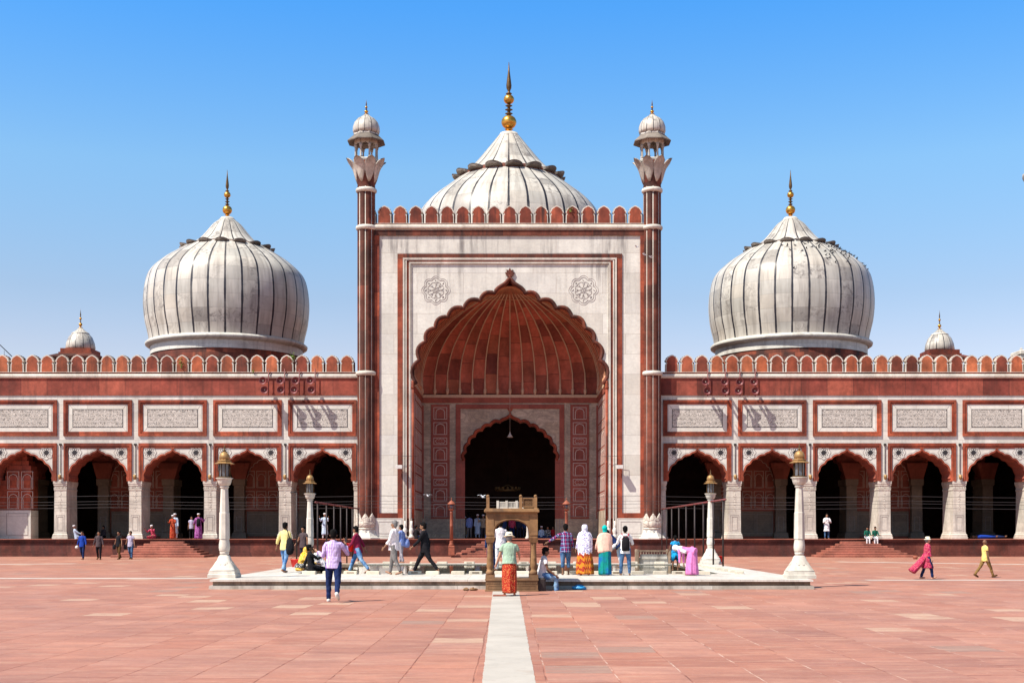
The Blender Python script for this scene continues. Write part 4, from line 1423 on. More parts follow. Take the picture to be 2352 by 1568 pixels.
# ------------------------------------------------------------ engaged minarets
def minaret(cx):
    root = empty("minaret", (cx, .1, 0), parent=mosque)
    Rm = R(20.5)
    reed = lambda a, z: 1-.085+.105*abs(sin(4*a))
    m = MB()
    m.lathe([(Rm, zq(1206)), (Rm, zq(428))], n=96, flute=reed, cap=False)
    m.build("shaft", RED_D, root)
    m = MB()
    for k in range(8):
        a = k*pi/4
        rr = Rm*.925
        m.tube([(rr*cos(a), rr*sin(a), zq(1196)), (rr*cos(a), rr*sin(a), zq(430))], .026, 5)
    m.build("inlaid_line", PALETRIM if False else TRIM, root)
    for py in (857, 523, 437):
        m = MB(); z_ = zq(py)
        m.lathe([(Rm*.95, z_-.17), (Rm*1.05, z_-.16), (Rm*1.17, z_-.08), (Rm*1.19, z_), (Rm*1.15, z_+.09), (Rm*1.02, z_+.14), (Rm*.95, z_+.15)], n=32)
        m.build("collar", TRIM, root)
    # marble foot: petals over a bulb on a flaring pedestal
    m = MB()
    m.lathe([(R(20.5), zq(1212)), (R(23), zq(1208)), (R(24.3), zq(1202)), (R(23.8), zq(1196)), (R(22), zq(1191))], n=64, flute=lambda a, z: 1-.05+.06*abs(sin(4*a+pi/2)))
    for k in range(8):
        a = k*pi/4
        rows = []
        for (dz, ww, rr) in ((0, 1.0, 23.4), (.35, .92, 23.2), (.62, .6, 22.6), (.85, .28, 22.1), (1.0, .03, 21.8)):
            z_ = zq(1195)+dz*R(17)
            row = []
            for q in (-1, -.5, 0, .5, 1):
                b = a+q*ww*pi/8
                row.append(((R(rr)+.02*(1-q*q))*cos(b), (R(rr)+.02*(1-q*q))*sin(b), z_))
            rows.append(row+[(p[0]*.86, p[1]*.86, p[2]) for p in row[::-1]])
        m.loft(rows, smooth=False)
    m.lathe([(R(21.5), zq(1215)), (R(23), zq(1213.5)), (R(21.5), zq(1211))], n=32)
    m.build("lotus_foot", CARVED, root)
    m = MB()
    q8 = [(R(34), FL), (R(34), FL+.08), (R(31), FL+.09), (R(27), zq(1229)), (R(23.5), zq(1222)), (R(22), zq(1215.5))]
    m.lathe(q8, n=8, a0=pi/8, a1=2*pi+pi/8, smooth=False)
    for k in range(8):
        a = k*pi/4
        pts = [(R(22.3)*cos(a+s_*.1), R(22.3)*sin(a+s_*.1), zq(1218+dz)) for s_, dz in ((-1, 0), (0, -1.5), (1, 0), (.8, 3), (-.4, 5))]
        m.tube(pts, .015, 4)
    m.build("pedestal", MARBLE, root)
    # lotus capital
    m = MB()
    m.lathe([(Rm*.9, zq(433)), (Rm*1.0, zq(428)), (Rm*.97, zq(424)), (Rm*1.06, zq(420)), (R(24), zq(410)), (R(27), zq(395)), (R(28), zq(372)), (R(20), zq(370))], n=32)
    m.build("bell", RED_D, root)
    m = MB()
    for k in range(8):
        a = k*pi/4+pi/8
        rings = []
        for (dz, rr, ww) in ((418, 22.5, .18), (411, 25.5, .50), (402, 28, .80), (393, 30.5, .98), (384, 34, 1.02), (377, 38.5, .92), (371, 43, .72), (367.5, 46, .45), (366.5, 48, .12)):
            row = []
            for q in (-1, -.6, -.2, .2, .6, 1):
                b = a+q*ww*pi/8
                r_ = R(rr)*(1-.05*q*q)
                row.append((r_*cos(b), r_*sin(b), zq(dz)-.10*q*q))
            inn = [(p[0]*.93, p[1]*.93, p[2]+.015) for p in row[::-1]]
            rings.append(row+inn)
        m.loft(rings)
    m.build("lotus_capital", AGED, root)
    # kiosk
    m = MB(); m.lathe([(R(30), zq(373)), (R(31), zq(369)), (R(30), zq(367))], n=8, a0=pi/8, a1=2*pi+pi/8, smooth=False); m.build("kiosk_floor", TRIM, root)
    for k in range(8):
        a = k*pi/4+pi/8
        m = MB(); m.lathe([(.10, zq(367)), (.10, zq(363)), (.065, zq(361)), (.055, zq(342)), (.10, zq(339)), (.11, zq(334))], (R(25.5)*cos(a), R(25.5)*sin(a)), 8)
        m.build("kiosk_column", AGED, root)
    m = MB()
    for k in range(8):
        a0_ = k*pi/4+pi/8; a1_ = a0_+pi/4
        p0 = Vector((R(26.5)*cos(a0_), R(26.5)*sin(a0_), 0)); p1 = Vector((R(26.5)*cos(a1_), R(26.5)*sin(a1_), 0))
        mid = (p0+p1)/2; L_ = (p1-p0).length/2
        ang = math.atan2((p1-p0).y, (p1-p0).x)
        m.T = Matrix.Translation(mid) @ Matrix.Rotation(ang, 4, 'Z')
        c_ = move(cusp_curve(L_*.74, R(11), NICHE, .25, 4), 0, zq(342))
        poly = [(-L_, zq(338)), (-L_, zq(322)), (L_, zq(322)), (L_, zq(338)), (L_*.8, zq(342))] + c_[::-1] + [(-L_*.8, zq(342))]
        m.prism(poly, -.05, .05)
        m.T = None
    m.build("kiosk_arcade", AGED, root)
    m = MB()
    m.lathe([(R(24), zq(322)), (R(44.5), zq(328)), (R(45), zq(326)), (R(30), zq(312)), (R(20), zq(312))], n=8, a0=pi/8, a1=2*pi+pi/8, smooth=False)
    m.build("eave", LUG, root)
    m = MB()
    m.lathe([(R(30), zq(311.5)), (R(30), zq(308)), (R(29), zq(307))], n=8, a0=pi/8, a1=2*pi+pi/8, smooth=False)
    m.lathe([(R(29), zq(307)), (R(31), zq(300)), (R(30.5), zq(291)), (R(27), zq(281)), (R(20), zq(272.5)), (R(12), zq(267.5)), (R(6), zq(263)), (R(3.5), zq(260))], n=48, uvn=1.0)
    m.build("kiosk_dome", DOME_SM, root)
    finial(R(32), R(4.6), root, loc=(0, 0, zq(260)))
minaret(R(-330)); minaret(R(327.2))

# ------------------------------------------------------------ small roof kiosks
def roof_kiosk(cx, cy, zb):
    root = empty("roof_kiosk", (cx, cy, 0), parent=mosque)
    m = MB(); m.lathe([(1.15, zb), (1.25, zb+.12), (1.18, zb+.6), (.98, zb+1.1), (.62, zb+1.5), (.35, zb+1.72), (.12, zb+1.95)], n=48)
    m.build("kiosk_dome", DOME_SM, root)
    m = MB(); m.lathe([(.70, zb+1.36), (.76, zb+1.42), (.62, zb+1.52)], n=24); m.build("petal_ring", TRIM, root)
    finial(1.6, .15, root, loc=(0, 0, zb+1.95))
    m = MB(); m.box(-1.3, 1.3, -1.3, 1.3, zb-.35, zb-.02); m.box(-1.42, 1.42, -1.42, 1.42, zb-.5, zb-.36)
    m.build("roof_slab", RED, root)
    m = MB()
    m.loft([[(-a, -a, z), (a, -a, z), (a, a, z), (-a, a, z)] for a, z in ((1.5, zb-.50), (2.15, zb-.78), (2.15, zb-.85), (1.4, zb-.62))], smooth=False)
    m.build("eave", RED_D, root)
    for sx_ in (-1, 1):
        for sy_ in (-1, 1):
            m = MB(); m.lathe([(.2, RZ), (.2, RZ+.3), (.13, RZ+.4), (.12, zb-1.2), (.2, zb-.9), (.2, zb-.62)], (sx_*1.15, sy_*1.15), 8); m.build("kiosk_column", RED, root)
S25 = S(25)
roof_kiosk((185-1176)*S25+CX, 25, (1220-803)*S25+EZ)
roof_kiosk((2158-1176)*S25+CX, 25, (1220-806)*S25+EZ)

# plants rooted in the stonework
def weed(px, py, y, r, n=26, seed=1):
    rnd = random.Random(seed); m = MB()
    for k in range(n):
        c = Vector((rnd.gauss(0, r*.4), rnd.gauss(0, r*.25), rnd.gauss(0, r*.6)))
        a = Vector((rnd.uniform(-1, 1), rnd.uniform(-1, 1), rnd.uniform(-.3, 1))).normalized(); b = a.orthogonal()
        l = r*rnd.uniform(.25, .5)
        m.add([c, c+a*l*.5+b*l*.35, c+a*l, c+a*l*.5-b*l*.35], [(0, 1, 2, 3)])
    m.tube([(0, .05, -r), (0, 0, 0)], .012, 4)
    return m.build("weed", LEAF, None, (X(px, y), y, Z(py, y)))
for (px, py, y, r, lab) in ((1308, 482, -.1, .22, "green weed growing on the portal parapet right of centre"), (416, 836, .45, .26, "green weed in the left parapet below the left dome"),
                       (672, 820, .45, .26, "green weed on the left parapet above the horn speakers"), (581, 851, .4, .15, "tiny green weed at the foot of the left parapet merlons"),
                       (347, 636, 13.8, .13, "tiny green tuft on the left flank of the left dome")):
    tag(weed(px, py, y, r, seed=int(px)), lab, "weed")
# ============================================================ the courtyard
m = MB(); m.box(-500, 500, -300, 500, -.5, 0)
tag(m.build("courtyard_ground", PLAZA), kind='structure')
# white walkway from the camera to the little arch
m = MB()
rnd = random.Random(5)
L_, R_ = [], []
n = 240
for i in range(n+1):
    y = -80+(-50.1+80)*i/n
    c = .11-.0063*(y+70.9)
    jit = lambda: rnd.uniform(-.006, .006)
    hw_ = .286+.0034*(y+70.9)
    L_.append((c-hw_+jit(), y)); R_.append((c+hw_+jit()*1.4, y))
m.prism(L_+R_[::-1], .001, .004, axis='z')
tag(m.build("white_path", STRIP), kind='structure')
m = MB()
yl = 2900*1.62/107+CY
m.prism([(-60, yl-.2), (X(482, yl), yl-.45), (X(482, yl), yl+.40), (-60, yl+.60)], .001, .004, axis='z')
yr = 2900*1.62/111.5+CY
m.prism([(X(1995, yr), yr-.1), (60, yr-.75), (60, yr+.15), (X(1995, yr), yr+.55)], .001, .004, axis='z')
y2 = 2900*1.62/75+CY
m.prism([(X(-600, y2), y2-4.2), (X(150, y2), y2+.9), (X(150, y2), y2+1.9), (X(-600, y2), y2-3.2)], .001, .0045, axis='z')
m.prism([(X(1990, y2), y2+5.0), (X(2700, y2), y2-5.4), (X(2700, y2), y2-4.5), (X(1990, y2), y2+6.0)], .001, .0045, axis='z')
tag(m.build("white_lines", LINEW), kind='structure')

# ------------------------------------------------------------ ablution pool
PX0, PX1 = -8.38, 8.64
PF, PB = 35.6+CY, 54.2+CY
PZ = .27
WX0, WX1, WF, WB = -6.75, 6.82, 40.35+CY, 52.4+CY
pool = empty("ablution_pool", (0, 0, 0)); tag(pool, "low white marble ablution pool platform in the middle of the red courtyard", "pool")
def ringslab(mb, x0, x1, y0, y1, a0, a1, b0, b1, z0, z1):
    mb.box(x0, x1, y0, b0, z0, z1); mb.box(x0, x1, b1, y1, z0, z1)
    mb.box(x0, a0, b0, b1, z0, z1); mb.box(a1, x1, b0, b1, z0, z1)
m = MB(); ringslab(m, PX0, PX1, PF, PB, WX0, WX1, WF, WB, PZ-.055, PZ); m.build("platform_top", TANK, pool)
m = MB(); ringslab(m, PX0+.07, PX1-.07, PF+.07, PB-.07, WX0-.1, WX1+.1, WF-.1, WB+.1, .10, PZ-.058); m.build("recessed_band", TANK_R, pool)
m = MB(); ringslab(m, PX0-.02, PX1+.02, PF-.02, PB+.02, WX0-.2, WX1+.2, WF-.2, WB+.2, 0.001, .098); m.build("base_course", TANK_F, pool)
m = MB(); ringslab(m, WX0-.28, WX1+.28, WF-.28, WB+.28, WX0+.02, WX1-.02, WF+.02, WB-.02, PZ+.002, PZ+.012); m.build("pool_kerb", TANK, pool)
m = MB(); ringslab(m, WX0-.02, WX1+.02, WF-.02, WB+.02, WX0+.03, WX1-.03, WF+.03, WB-.03, .02, PZ); m.build("pool_side", ALGAE, pool)
m = MB(); m.box(WX0+.02, WX1-.02, WF+.02, WB-.02, .12, .25)
tag(m.build("pool_water", WATER), kind='structure')
# stone seats round the pool
m = MB(); m.bevbox(-.21, .21, -.13, .13, 0, .10, .015)
seat_me = m.mesh("stone_block", BLOCK)
m = MB(); m.bevbox(-.21, .21, -.13, .13, 0, .10, .015); m.mat = 1; m.box(-.11, .11, -.135, -.12, .035, .075)
seat2_me = m.mesh("stone_block", [BLOCK, TANK_R])
def seat(x, y, rz, alt, side):
    o = inst("stone_block", seat2_me if alt else seat_me, None, (x, y, PZ+.001), None, rz+rnd.uniform(-.06, .06))
    where = {'f': 'along the near edge', 'b': 'along the far edge', 'r': 'along the right edge', 'l': 'along the left edge'}[side]
    tag(o, ("cream stone seat block with a dark slot " if alt else "plain cream stone seat block ")+where+" of the pool", "stone block", "stone seat blocks round the pool "+where+(" with slots" if alt else ""))
D0 = 0.27
fr = [(540+1145/4.2)*.8757, (540+1370/4.2)*.8757, (540+1600/4.2)*.8757, (540+1848/4.2)*.8757] + [(1000+q/4.704)*.8757 for q in (190, 417, 638, 950, 1166, 1480, 1747)] + [(1400+q/4.704)*.8757 for q in (208, 460, 750, 1015, 1272, 1552, 1782, 2085)]
sfr = (EZ-.27)/97.3
for i, px in enumerate(fr):
    seat((px-1176)*sfr+CX, sfr*F+CY-.1, 0, i % 3 == 2, 'f')
for i in range(12):
    seat(-6.2+i*1.14, WB+.55, 0, i % 2 == 0, 'b')
for i, yy in enumerate((1.7, 2.9, 4.2, 5.6, 7.2, 8.8, 10.4)):
    seat(WX1+.62, WF+yy-1.5, pi/2, False, 'r')
for i, yy in enumerate((7.6, 9.4, 11.0)):
    seat(WX0-.62, WF+yy, pi/2, False, 'l')

# ------------------------------------------------------------ marble lamp columns
m = MB()
def sq(a, z): return [(-a, -a, z), (a, -a, z), (a, a, z), (-a, a, z)]
m.loft([sq(.41, 0), sq(.41, .10), sq(.385, .115), sq(.375, .20)], smooth=False)
def orow(r, z, k=8, ph=pi/8): return [(r*cos(ph+2*pi*i/k), r*sin(ph+2*pi*i/k), z) for i in range(k)]
def blend(a, r, z, t, n=24):
    out = []
    for i in range(n):
        q = 2*pi*i/n+pi/4
        c_, s_ = cos(q), sin(q)
        sqr = a/max(abs(c_), abs(s_))
        rr = sqr*(1-t)+r*t
        out.append((rr*c_, rr*s_, z))
    return out
m.loft([blend(.375, .3, .20, 0), blend(.36, .3, .24, .1), blend(.30, .30, .38, .3), blend(.24, .26, .52, .6), blend(.2, .22, .62, .9), blend(.17, .17, .66, 1.0)])
for k in range(4):                                # scrolls carved on the foot
    a = k*pi/2
    for s in (-1, 1):
        pts = []
        for q in range(14):
            th = q*.5; rr = .075*(1-q/18)
            pts.append(Vector((s*(.085+rr*cos(th)), -.31+.0+(-.0), .42+rr*sin(th))))
        m.T = Matrix.Rotation(a, 4, 'Z')
        m.tube([(p.x, p.y+.06*(p.z-.38)/.1, p.z) for p in pts], .007, 4)
        m.T = None
foot_me = m.mesh("foot", [TRIM])
m = MB()
m.lathe([(.165, .66), (.16, .70), (.18, .72), (.17, .75)], n=24)
m.lathe([(.17, .75), (.19, .80), (.205, .88), (.20, .97), (.18, 1.08), (.175, 1.12), (.18, 1.14)], n=24, flute=lambda a, z: 1+.03*abs(sin(4*a)))
m.lathe([(.205, 1.14), (.19, 1.9), (.175, 1.92), (.172, 2.0), (.135, 2.66)], n=8, a0=pi/8, a1=2*pi+pi/8, smooth=False)
m.lathe([(.15, 2.64), (.175, 2.66), (.15, 2.69), (.15, 2.70)], n=24)
shaft_me = m.mesh("shaft", [TRIM])
m = MB()
m.lathe([(.14, 2.695), (.22, 2.74), (.26, 2.83), (.275, 2.90), (.335, 2.925), (.30, 2.935), (.2, 2.93)], n=48, flute=lambda a, z: 1+.035*abs(sin(8*a)))
bowl_me = m.mesh("bowl", [TRIM])
m = MB()
m.lathe([(.27, 2.935), (.27, 2.975), (.22, 2.98)], n=8, a0=pi/8, a1=2*pi+pi/8, smooth=False)
for k in range(8):
    a = pi/8+k*pi/4
    m.tube([(.21*cos(a), .21*sin(a), 2.97), (.205*cos(a), .205*sin(a), 3.36)], .016, 5)
m.mat = 1
m.lathe([(.19, 2.98), (.19, 3.35)], n=8, a0=pi/8, a1=2*pi+pi/8, smooth=False)
lan_me = m.mesh("lantern", [BRONZE, GLASS])
m = MB()
m.lathe([(.22, 3.36), (.385, 3.345), (.39, 3.36), (.26, 3.40), (.25, 3.42), (.27, 3.43), (.27, 3.45), (.21, 3.46), (.20, 3.48)], n=8, a0=pi/8, a1=2*pi+pi/8, smooth=False)
m.lathe([(.195, 3.48), (.205, 3.53), (.19, 3.60), (.15, 3.66), (.09, 3.695), (.04, 3.71)], n=24)
m.mat = 1
m.lathe([(.03, 3.70), (.055, 3.74), (.03, 3.78), (.02, 3.80), (.035, 3.84), (.01, 3.87), (.008, 3.93)], n=10)
cap_me = m.mesh("lantern_roof", [BRASS, BRONZE])
for me_, k_ in ((shaft_me, .78), (bowl_me, .76), (lan_me, .78), (cap_me, .76)):
    for v in me_.vertices: v.co.x *= k_; v.co.y *= k_
for v in foot_me.vertices:
    if v.co.z > .3: q_ = 1-.2*min(1, (v.co.z-.3)/.25); v.co.x *= q_; v.co.y *= q_
GL = "marble lamp columns at the corners of the pool"
def lampcol(px, py, lab):
    s = (EZ-PZ)/(py-1220)
    r = empty("lamp_column", ((px-1176)*s+CX, s*F+CY, PZ+.001), rnd.uniform(-.05, .05))
    for nm, me in (("foot", foot_me), ("shaft", shaft_me), ("bowl", bowl_me), ("lantern", lan_me), ("lantern_roof", cap_me)): inst(nm, me, r)
    tag(r, lab, "lamp post", GL)
    return r
lampcol(515.5, 1325, "white marble lamp column at the near left corner of the pool")
lampcol(1836, 1326.5, "white marble lamp column at the near right corner of the pool")
lampcol(712, 1294.5, "shorter looking marble lamp column beside the left iron bars behind the pool")
lampcol(1632, 1294.5, "shorter looking marble lamp column beside the right iron bars behind the pool")

# orange stone lamp posts flanking the central steps
m = MB()
m.loft([sq(.19, 0), sq(.19, .42), sq(.17, .45), sq(.20, .47), sq(.20, .52), sq(.15, .56)], smooth=False)
m.lathe([(.16, .56), (.18, .60), (.12, .72), (.115, .78), (.13, .80), (.11, .83)], n=16)
base_me = m.mesh("pedestal", LAMPRED)
m = MB()
m.lathe([(.11, .83), (.10, 1.7), (.115, 1.72), (.10, 1.76), (.085, 2.5), (.11, 2.53), (.08, 2.57), (.06, 2.62)], n=16)
pole_me = m.mesh("pole", LAMPRED)
m = MB()
m.lathe([(.06, 2.62), (.17, 2.70), (.19, 2.72), (.16, 2.73)], n=8, smooth=False)
for k in range(6):
    a = k*pi/3
    m.tube([(.15*cos(a), .15*sin(a), 2.72), (.20*cos(a), .20*sin(a), 3.0)], .014, 4)
m.lathe([(.16, 3.0), (.26, 3.02), (.25, 3.05), (.18, 3.12), (.10, 3.2), (.03, 3.24), (.02, 3.32), (.035, 3.34), (.01, 3.42)], n=12)
m.mat = 1
m.lathe([(.10, 2.74), (.15, 3.0)], n=8)
head_me = m.mesh("lantern", [LAMPRED, GLASS])
for px, lab in ((1037, "orange red lamp post left of the central steps"), (1301, "orange red lamp post right of the central steps")):
    yy = PY-2.9
    o = empty("lamp_post", (X(px, yy), yy, FL/8+.002 if True else 0)); o.scale = (1, 1, 1.06)
    inst("pedestal", base_me, o); inst("pole", pole_me, o); inst("lantern", head_me, o)
    tag(o, lab, "lamp post", "orange lamp posts at the central steps")

# ------------------------------------------------------------ little arch (gateway kiosk) before the pool
AYc = 34.3+CY; sA = 34.3/F
ax0 = (1175.5-1176)*sA+CX
kx = lambda d: d*sA
kz = lambda py: (1220-py)*sA+EZ
arch = empty("stone_kiosk", (ax0, AYc, 0)); tag(arch, "small weathered tan sandstone arched kiosk standing before the pool", "kiosk")
DPK = 1.45
m = MB()
m.bevbox(-kx(61.5), kx(61.5), -.02, DPK+.02, 0.001, .05, .01)
m.box(-kx(60), kx(60), .0, DPK, .05, kz(1332))
m.box(-kx(61.5), kx(61.5), -.03, DPK+.03, kz(1332)+.001, kz(1330)+.02)
for k in range(22):
    x = -kx(57)+k*kx(5.4); m.prism([(x-.028, kz(1336)), (x-.018, kz(1339)), (x, kz(1340)), (x+.018, kz(1339)), (x+.028, kz(1336))][::-1], -.012, .0)
m.frame(-kx(55), kx(55), .07, kz(1343), .02, -.008, .0)
m.build("plinth", SAND, arch)
zb0 = kz(1329.5)
colprof = [(.10, 0.02), (.108, .12), (.085, .15), (.066, .18), (.070, .21), (.084, .27), (.090, .32), (.084, .42), (.078, .50), (.084, .53), (.074, .56), (.070, .95), (.078, .98), (.074, 1.0), (.085, 1.03)]
for sx_ in (-1, 1):
    for yy in (.17, DPK-.17):
        m = MB()
        x = sx_*kx(50.5)
        m.box(x-.12, x+.12, yy-.12, yy+.12, zb0, zb0+.12)
        H_ = kz(1245)-zb0
        m.lathe([(r_, zb0+.1+z_*(H_-.1)/1.03) for r_, z_ in colprof], (x, yy), 32, flute=lambda a, z: 1+.05*abs(sin(8*a)) if z < zb0+H_*.93 else 1)
        m.loft([[(x+a*u, yy+a*v, z) for u, v in ((-1, -1), (1, -1), (1, 1), (-1, 1))] for a, z in ((.095, kz(1245)), (.12, kz(1238)), (.135, kz(1234)))], smooth=False)
        m.build("column", SAND, arch)
oc = [( -kx(40)*cos(pi*k/20), kz(1222)+(kz(1193)-kz(1222))*sin(pi*k/20)**.85) for k in range(21)]
def kiosk_face(mb, y0, y1):
    arch_poly = [(-kx(59), kz(1234)), (-kx(59), kz(1175)), (kx(59), kz(1175)), (kx(59), kz(1234)), (kx(41), kz(1234)), (kx(40.5), kz(1222)-.05)] + oc[::-1] + [(-kx(40.5), kz(1222)-.05), (-kx(41), kz(1234))]
    mb.prism(arch_poly, y0, y1)
m = MB(); kiosk_face(m, .04, .27); kiosk_face(m, DPK-.27, DPK-.04)
for sx_ in (-1, 1):
    a, b = sx(sx_, kx(41), kx(59)); m.box(a, b, .271, DPK-.271, kz(1200), kz(1176))
    m.box(*(sx(sx_, kx(41), kx(59.6))), .025, .041, kz(1228), kz(1180))
ribbon(m, offset([(x, z) for x, z in oc], .03), .03, .02, .045)
m.box(-kx(40), kx(40), .025, .045, kz(1187), kz(1184))
m.build("arch_block", SAND, arch)
m = MB(); m.bevbox(-kx(63.5), kx(63.5), -.06, DPK+.06, kz(1174.5), kz(1170), .01); m.bevbox(-kx(62), kx(62), -.04, DPK+.04, kz(1170)+.001, kz(1166.5), .015)
m.build("cornice_slab", SAND, arch)
zt = kz(1166.5)
for d in (-55, 20.5, 54.5):
    m = MB(); x = kx(d)
    m.box(x-.042, x+.042, .0, .085, zt, kz(1140.5)); m.lathe([(.03, 0), (.045, .02), (.04, .045), (.02, .065)], (x, .042), 10)
    for q in range(len(m.v)-4*10, len(m.v)): v = m.v[q]; m.v[q] = (v[0], v[1], v[2]+kz(1140.5))
    m.build("corner_post", SAND, arch)
m = MB()
x0_, x1_ = kx(24.5), kx(50.5); z0_, z1_ = zt+.03, kz(1142)
m.frame(x0_, x1_, z0_, z1_, .03, .02, .07)
k = 0
for i in range(-6, 12):
    for s in (-1, 1):
        xa = x0_+i*.042; xb = xa+(z1_-z0_-.06)*1.0*s
        # clip the diagonal bar to the frame
        za, zb2 = z0_+.03, z1_-.03
        pts = [(xa, za), (xb, zb2)]
        lo, hi = x0_+.03, x1_-.03
        def cl(p, q):
            (xa_, za_), (xb_, zb_) = p, q
            t0, t1 = 0, 1
            dx = xb_-xa_
            if abs(dx) < 1e-9: return None
            ta, tb = (lo-xa_)/dx, (hi-xa_)/dx
            if ta > tb: ta, tb = tb, ta
            t0, t1 = max(t0, ta), min(t1, tb)
            if t0 >= t1-.02: return None
            return [(xa_+dx*t0, za_+(zb_-za_)*t0), (xa_+dx*t1, za_+(zb_-za_)*t1)]
        c_ = cl(*pts)
        if c_: ribbon(m, c_, .009, .04+.006*(s > 0), .046+.006*(s > 0))
m.build("lattice_railing", SAND, arch)
# white balustrade at the far side of the kiosk roof
m = MB()
yb = DPK-.12
for d in (-33.5, -12.5, 11.5):
    x = kx(d); m.box(x-.035, x+.035, yb, yb+.07, zt, kz(1146))
for (d0, d1) in ((-30, -15.5), (-9.5, 8.5), (14.5, 28)):
    m.box(kx(d0), kx(d1), yb+.015, yb+.055, kz(1151), kz(1148.5)); m.box(kx(d0), kx(d1), yb+.015, yb+.055, zt+.001, kz(1161))
    for q in range(5):
        x = kx(d0)+(kx(d1)-kx(d0))*(q+.5)/5; m.box(x-.012, x+.012, yb+.02, yb+.05, kz(1161), kz(1151))
m.build("marble_railing", TRIM, arch)

# marble pillar of the balustrade standing on the central steps behind
m = MB()
m.lathe([(.16, 0), (.16, .1), (.10, .2), (.08, .5), (.085, 1.2), (.12, 1.28), (.12, 1.36)], n=12)
o = m.build("marble_post", TRIM, None, (X(1212, -1.6), -1.6, FL+.002)); tag(o, "slim white marble post at the head of the central steps", "post")

# marble water trough with railing at the far edge of the pool
ty = WB+1.0; tro = empty("water_trough", (X(1501.5, ty), ty, PZ)); tag(tro, "grey marble trough with a low railing behind the pool's far edge", "trough")
tw = (1540.6-1462.6)*S(ty)/2
m = MB(); m.bevbox(-tw+.1, tw-.1, .05, .7, 0.001, .26, .02); m.box(-tw+.15, tw-.15, .0, .05, .20, .40); m.build("basin", TANK_F, tro)
m = MB()
for x in (-tw, tw-.1): m.bevbox(x, x+.1, -.1, .0, 0.001, .60, .02)
for x in (-tw, tw-.1): m.bevbox(x, x+.1, .75, .85, 0.001, .60, .02)
m.box(-tw+.1, tw-.1, -.08, -.02, .50, .56); m.box(-tw+.1, tw-.1, .77, .83, .50, .56)
for k in range(9): x = -tw+.25+k*(2*tw-.5)/8; m.box(x-.015, x+.015, .785, .815, .26, .50)
m.build("railing", TANK_R, tro)

# ------------------------------------------------------------ iron frames beside the pool
def iron_frame(x, ds, lab):
    r = empty("canopy_frame", (x, ds[0]+CY, 0)); tag(r, lab, "frame", "rusty pipe frames flanking the pool")
    for d in ds:
        m = MB(); zb = PZ if d < 54 else 0.001
        m.tube([(0, d-ds[0], zb), (0, d-ds[0], 2.84)], .035, 8); m.tube([(-.06, d-ds[0], 2.84), (.06, d-ds[0], 2.84)], .035, 6)
        m.build("post", IRON, r)
    m = MB(); m.tube([(0, -.6, 2.87), (0, ds[-1]-ds[0]+.3, 2.87)], .04, 8); m.build("top_rail", RUSTRED, r)
iron_frame(8.42, [49.5, 51.9, 54.6, 57.2, 60, 62.6, 65.4, 67.5, 69.7], "rusty iron pipe frame right of the pool")
iron_frame(-8.2, [54.2, 56.8, 59.2, 61.5, 63.8, 66, 68.5], "rusty iron pipe frame left of the pool")
m = MB(); m.tube([(0, 0, 0), (0, 0, 2.9)], .03, 8); m.tube([(-.25, 0, 2.9), (.0, 0, 2.92)], .03, 6)
o = m.build("iron_post", IRON, None, (X(681.4, 49.9+CY), 49.9+CY, PZ)); tag(o, "lone thin iron post left of the rear left lamp column", "post")

# overhead wires
for i, (pa, pb, y) in enumerate(((1150, 1149, -4.2), (1157, 1155, -4.5), (1164, 1165, -4.8), (1137, 1139, -3.6))):
    m = MB(); N_ = 40; pts = []
    for k in range(N_+1):
        t = k/N_; x = -42+84*t
        pts.append((x, y, Z(pa+(pb-pa)*t, y)-.10*abs(sin(pi*t*5))))
    m.tube(pts, .009, 4)
    tag(m.build("overhead_wire", WIRE), ["highest", "second highest", "second lowest", "lowest"][[1, 2, 3, 0][i]]+" dark wire strung across the front of the mosque", "wire", "wires strung across the facade")
# ------------------------------------------------------------ horn loudspeakers
def horn_mesh():
    m = MB()
    # horn axis towards -y, mouth at y = -.45
    prof = [(.05, 0), (.07, .06), (.09, .2), (.15, .34), (.235, .42), (.26, .45), (.245, .455), (.20, .40), (.10, .30), (.04, .26), (.0, .26)]
    vs = []
    n = 20
    for r_, d in prof:
        for k in range(n): vs.append((r_*cos(2*pi*k/n), -d, r_*sin(2*pi*k/n)))
    fs = [(i*n+k, i*n+(k+1) % n, (i+1)*n+(k+1) % n, (i+1)*n+k) for i in range(len(prof)-1) for k in range(n)]
    m.add(vs, fs, smooth=True)
    m.tube([(0, .16, 0), (0, -.02, 0)], .09, 10)
    m.mat = 1; m.ell((0, -.30, 0), (.05, .09, .05), 8, 6)
    return m.mesh("horn", [RUSTRED, PALELINE])
horn = horn_mesh()
for side, xs, (ya, yb_) in (("left", (607.9, 645, 679, 715.4), (875, 896)), ("right", (1620.4, 1661, 1694.7, 1729.9), (877.5, 898))):
    for i, px in enumerate(xs):
        y = WY-.55
        zt_, zb_2 = Z(ya, y), Z(yb_, y)
        r = empty("loudspeaker_mast", (X(px, y), y, zb_2-.3))
        z0 = zb_2-.3
        m = MB(); m.tube([(.20, .30, 0), (.20, .30, Z(857, y)-z0+.35)], .035, 6)
        for zz_ in (zt_-z0, zb_2-z0): m.tube([(0, .12, zz_), (.2, .33, zz_)], .03, 5)
        m.tube([(.2, .33, Z(857, y)-z0+.1), (.2, 1.0, Z(857, y)-z0+.1)], .03, 5)
        m.build("pole", RUSTRED, r)
        inst("horn", horn, r, (0, 0, zt_-z0), None, radians((-6, 4, 8, -3)[i])); inst("horn", horn, r, (0.03, 0, zb_2-z0), None, radians((5, 6, -8, 4)[i]))
        pos = ["leftmost", "second from the left", "third from the left", "rightmost"][i]
        tag(r, f"{pos} pair of maroon horn speakers on the {side} wing cornice", "loudspeaker", f"horn loudspeakers on the {side} wing")

